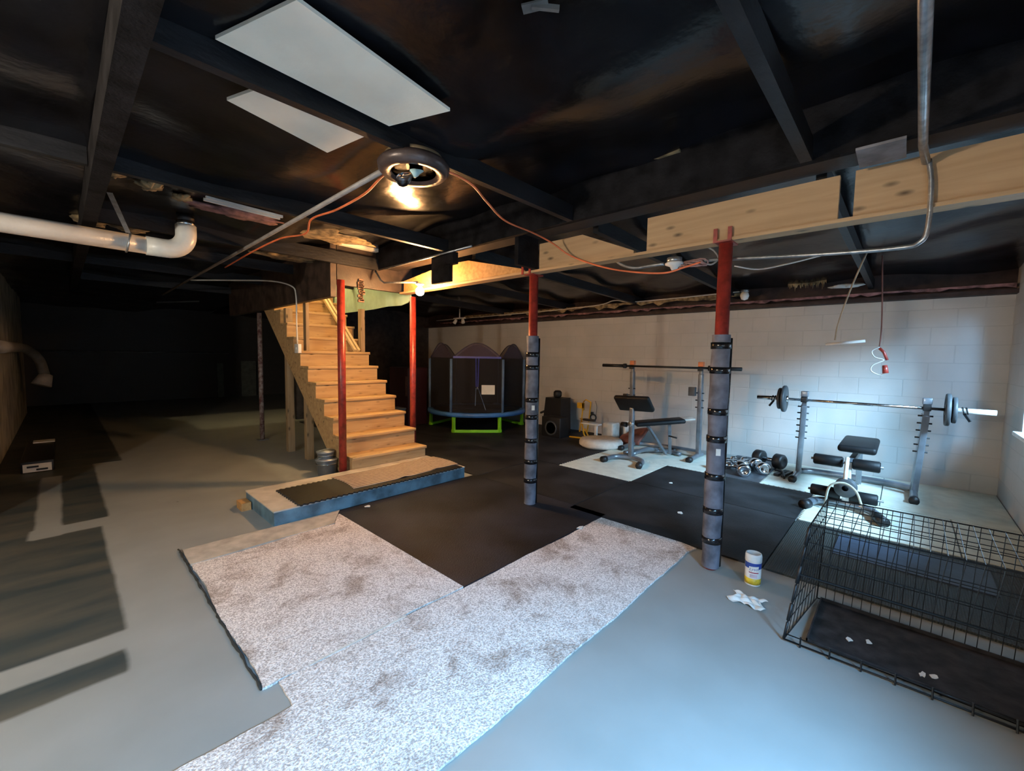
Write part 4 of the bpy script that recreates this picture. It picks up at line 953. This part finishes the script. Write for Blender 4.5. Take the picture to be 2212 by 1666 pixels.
tag(MB().box((5.98, 3.62, .28), (6.10, 3.95, .30), .004).box((6.0, 3.66, .014), (6.04, 3.70, .28)).build('side_table', M_fabr), 'small pale shelf under the black power tool', 'shelf')
# cushions by wall
tag(MB().box((6.25, 3.50, .013), (6.50, 3.72, .30), .03).build('white_box', M_fabr), 'white box standing against the wall left of the preacher bench', 'box')
tag(MB().lathe([(.05, 0), (.05, .30), (.0001, .305)], 16, Matrix.Translation((6.6, 3.44, .013))).build('paper_roll', M_white), 'upright white roll beside the white box against the wall', 'roll')
def cush(u, v):
    a = 2*PI*v; x = 5.75+.36*math.cos(a)*(1-abs(math.sin(a))*.1); y = 3.42+.34*math.sin(a)
    prof = [(0, .013), (.9, .013), (1, .04), (1.0, .09), (.93, .125), (0, .135)]
    k = u*5; i = min(4, int(k)); t = k-i; s = prof[i][0]*(1-t)+prof[i+1][0]*t; z = prof[i][1]*(1-t)+prof[i+1][1]*t
    return (5.75+(x-5.75)*s, 3.42+(y-3.42)*s, z)
tag(MB().grid(cush, 15, 40).build('floor_cushion', M_fabr), 'off-white floor cushion slab on the mat left of the preacher bench', 'cushion')
m_ = MB(); m_.grid(lambda u, v: (6.10+.42*u, 3.36-.40*v, .04+.26*(u**.6)*(.45+.55*v)-.012*math.sin(u*9+v*5)), 16, 20)
o = m_.build('folded_blanket', M_brick); md = o.modifiers.new('t', 'SOLIDIFY'); md.thickness = .03; tag(o, 'rust-brown folded blanket heaped against the wall behind the cushion', 'blanket')

# ------------------------------------------------------------------ wire crate
cr = thing('wire_crate', 'black wire dog crate without its near side, in the lower right corner', 'crate', (2.7, -.2, 0))
A0, A1 = Vector((2.41, .36, .012)), Vector((2.975, .295, .012)); B0, B1 = Vector((2.43, .285, .61)), Vector((2.985, .275, .61))
LEN = 1.03; D = Vector((.02, -1, 0))*LEN
def pnl(o, u, v, nu, nv, rw=.0017, rf=.0032):
    m_ = MB()
    for i in range(nu+1): m_.tube([o+u*(i/nu), o+u*(i/nu)+v], rf if i in (0, nu) else rw, 5)
    for j in range(nv+1): m_.tube([o+v*(j/nv), o+v*(j/nv)+u], rf if j in (0, nv) else rw, 5)
    return m_
def quad_pnl(a, b_, c_, d, nu, nv, rw=.0018, rf=.0035):  # a->b bottom, d->c top
    m_ = MB()
    for i in range(nu+1): t = i/nu; m_.tube([a.lerp(b_, t), d.lerp(c_, t)], rf if i in (0, nu) else rw, 5)
    for j in range(nv+1): t = j/nv; m_.tube([a.lerp(d, t), b_.lerp(c_, t)], rf if j in (0, nv) else rw*1.3, 5)
    return m_
quad_pnl(A1, A1+D, B1+D, B1, 26, 6).build('back_panel', M_wire, cr)
quad_pnl(B0, B0+D, B1+D, B1, 20, 6).build('top_panel', M_wire, cr)
quad_pnl(A0, A1, B1, B0, 9, 6).build('end_panel', M_wire, cr)
quad_pnl(A0+D, A1+D, B1+D, B0+D, 14, 6).build('end_panel', M_wire, cr)
fA, fB = A0.lerp(B0, .58), B0
quad_pnl(fA, fA+D, fB+D, fB, 20, 3, .0018, .0042).build('folded_side_panel', M_wire, cr)
m_ = MB(); m_.tube([A0, A0+D], .0042, 6).tube([A0+Vector((0, 0, .03)), A0+D+Vector((0, 0, .03))], .0028, 6)
for k in range(9): p = A0+D*(k+.6)/9; m_.tube([p+Vector((-.01, 0, -.008)), p+Vector((0, 0, .04))], .004, 5)
m_.build('front_lip', M_wire, cr)
m_ = MB()
for k in range(7):
    p = A0.lerp(B0, k/6); q = A0.lerp(B0, min(1, (k+.9)/6)); m_.tube([p, q], .008 if k % 2 else .006, 6)
m_.build('corner_hinge', M_blk, cr)
m_ = MB(); x0_, x1_, yy0, yy1 = 2.455, 2.955, .275, -.73
m_.box((x0_, yy1, .014), (x1_, yy0, .018)).box((x0_, yy1, .014), (x0_+.006, yy0, .034)).box((x1_-.006, yy1, .014), (x1_, yy0, .034)).box((x0_, yy0-.006, .014), (x1_, yy0, .034)).box((x0_, yy1, .014), (x1_, yy1+.006, .034))
m_.build('floor_tray', M_tray, cr)
blob(2.72, -.62, .055, .12, .12, .045, M_tan, 'tan crumpled cloth at the right end of the crate tray', 21, 'crumpled_cloth')['category'] = 'cloth'
rnd = random.Random(11)
for k, (x, y, lb) in enumerate(((2.62, .12, 'pale crumb scrap nearest the left end of the crate tray'), (2.66, .05, 'second pale scrap from the left on the crate tray'), (2.57, -.18, 'pale scrap in the middle of the crate tray'), (2.55, -.14, 'tiny pale scrap beside the middle scrap on the crate tray'))):
    tag(MB().prism([(x+.018*math.cos(a)*(.5+rnd.random()), y+.012*math.sin(a)*(.5+rnd.random())) for a in [j*PI/4 for j in range(8)]], .0185, .022).build('paper_scrap', M_paper), lb, 'scrap')

# ------------------------------------------------------------------ wipes canister and tissue
CXX, CYY = 2.905, .617
ct = thing('wipes_canister', 'white and yellow wipes canister with a blue logo on the floor by the right post', 'canister', (CXX, CYY, 0))
R = .045
Tc = Matrix.Translation((CXX, CYY, 0))
MB().lathe([(R*.96, .001), (R, .008), (R, .150)], 36, Tc).build('body', M_white, ct)
MB().lathe([(R*1.006, .012), (R*1.006, .050)], 36, Tc).build('yellow_band', M_lyel, ct)
MB().lathe([(R*1.0, .150), (R*1.04, .152), (R*1.04, .185), (R*.97, .198), (R*.80, .2), (R*.78, .196), (.0001, .196)], 36, Tc).build('lid', M_white, ct)
ang0 = math.atan2(-CYY, -CXX)+.08
def wrap(px, pz, r): a = ang0+px/r; return (CXX+r*math.cos(a), CYY+r*math.sin(a), pz)
def patch(x0_, x1_, z0_, z1_, r, m, nm, slant=0):
    MB().grid(lambda u, v: wrap(x0_+(x1_-x0_)*u, z0_+(z1_-z0_)*v+slant*(u-.5), r), 14, 2).build(nm, m, ct)
patch(-.062, .062, .112, .148, R*1.010, M_navy, 'navy_band', .0)
patch(-.026, .030, .095, .128, R*1.016, M_paper, 'logo_plate', .006)
patch(-.026, .030, .086, .092, R*1.016, mat('label_red', (.35, .02, .06), .4), 'red_line')
patch(-.020, .022, .056, .078, R*1.012, mat('label_pink', (.60, .50, .58), .5), 'pale_patch')
vs, fs = text_mesh('Lysol', .026)
me_ = MB(); me_.add([wrap(v.x+.002, .103+v.y+v.x*.12, R*1.022) for v in [Vector((p.x+p.y*.25, p.y, 0)) for p in vs]], fs)
me_.build('logo_letters', M_navy, ct)
# crumpled tissue
def tis(u, v):
    x = 2.665+.06*(u-.5)*2*(1+.15*math.sin(v*9)); y = .585+.10*(v-.5)*2*(.8+.2*math.sin(u*7))
    return (x, y, .005+.013*abs(math.sin(u*8+v*3)*math.cos(v*9-u*4))+.01*math.sin(u*PI)*math.sin(v*PI))
o = MB().grid(tis, 30, 36, False).build('crumpled_tissue', M_paper); md = o.modifiers.new('t', 'SOLIDIFY'); md.thickness = .002
tag(o, 'crumpled white tissue on the floor in front of the canister', 'tissue')
for (x, y, lb) in ((4.6, 1.83, 'pale scrap on the black mat in front of the white tiles'), (2.83, 1.85, 'small pale scrap on the black mat right of the middle post base'), (1.86, 3.50, 'white scrap on the mat at the foot of the platform'), (3.75, 1.40, 'tiny white scrap on the mat right of the wrapped posts')):
    tag(MB().prism([(x+.03*math.cos(a)*(.5+rnd.random()), y+.02*math.sin(a)*(.5+rnd.random())) for a in [j*PI/4 for j in range(8)]], .014, .019).build('paper_scrap', M_paper), lb, 'scrap')

# ------------------------------------------------------------------ dark left side
b1 = thing('dark_box', 'dark box with a white printed front edge near the left wall', 'box', (-.2, 7.6, 0))
MB().box((-.36, 7.15, 0), (-.10, 8.7, .13), .01).build('body', M_blk, b1)
MB().box((-.34, 7.135, .01), (-.12, 7.15, .10)).build('white_front', M_paper, b1)
MB().box((-.31, 7.13, .06), (-.22, 7.136, .08)).box((-.24, 7.13, .025), (-.15, 7.136, .045)).build('print', M_blk, b1)
MB().box((-.30, 8.5, .13), (-.10, 8.68, .145)).build('white_end', M_paper, b1)
wp = thing('waste_pipe', 'pale drain pipe with an elbow and flange against the far left wall', 'pipe', (-.45, 12.0, .9))
MB().tube(cat_rom([(-.46, 7.5, 1.42), (-.46, 10.8, 1.42), (-.40, 11.6, 1.38), (-.28, 11.9, 1.2), (-.22, 11.95, .9)], 6), .075, 16).build('pipe', mat('dirty_pvc', (.26, .24, .21), .6), wp)
MB().tube([(-.20, 11.95, .92), (-.27, 11.9, .72)], [.09, .14], 16).build('flange', M_fabr, wp)
for (px, w_, z0_, z1_, lb) in ((4.72, .42, .0, 1.12, 'pale greenish panel leaning in the dark at the far wall'), (3.95, .16, .0, 1.05, 'narrow pale board at the far wall left of the panel')):
    tag(MB().box((px-w_/2-.6, 15.45, z0_), (px+w_/2-.6, 15.5, z1_)).build('leaning_panel', mat('dim_panel', (.16, .17, .14), .8)), lb, 'panel')
tag(MB().tube([(-.5, 15.5, 1.36), (3.6, 15.5, 1.36)], .02, 8).build('wall_rail', mat('dim_rail', (.16, .15, .14), .6)), 'faint horizontal rail along the far dark wall', 'rail')
tag(MB().tube([(1.45, 11.8, 2.44), (2.12, 11.4, 2.50)], .015, 8).build('dim_conduit', mat('dim_rail', (.16, .15, .14), .6)), 'faint conduit in the dark behind the rusty post', 'conduit')

# ------------------------------------------------------------------ shared groups
GR = {'ceiling_joist': 'black joists across the ceiling', 'rubber_mat': 'black rubber mats on the floor', 'foam_tile': 'white foam tiles in the gym corner', 'paper_scrap': 'pale scraps on the floor',
      'weight_plate': 'weight plates', 'insulation_scrap': 'torn insulation patches in the ceiling', 'torn_insulation': 'torn insulation above the white wall', 'bucket': 'nested grey buckets',
      'steel_post': 'steel support posts', 'wood_post': 'wooden posts beside the stairs', 'beam_board': 'pine boards of the lumber beam', 'stud': 'studs standing on the stairs', 'loose_stick': 'loose sticks on the stairs',
      'carpet_piece': 'speckled carpet pieces', 'ceiling_panel': 'white drywall panels on the ceiling', 'barbell': 'barbells on the racks', 'barbell_rack': 'barbell racks', 'spring_collar': 'spring collars on the loaded barbell', 'ceiling_conduit': 'long conduits under the ceiling'}
for o in S.objects:
    k = o.name.split('.')[0]
    if o.parent is None and k in GR and 'label' in o and 'group' not in o: o['group'] = GR[k]
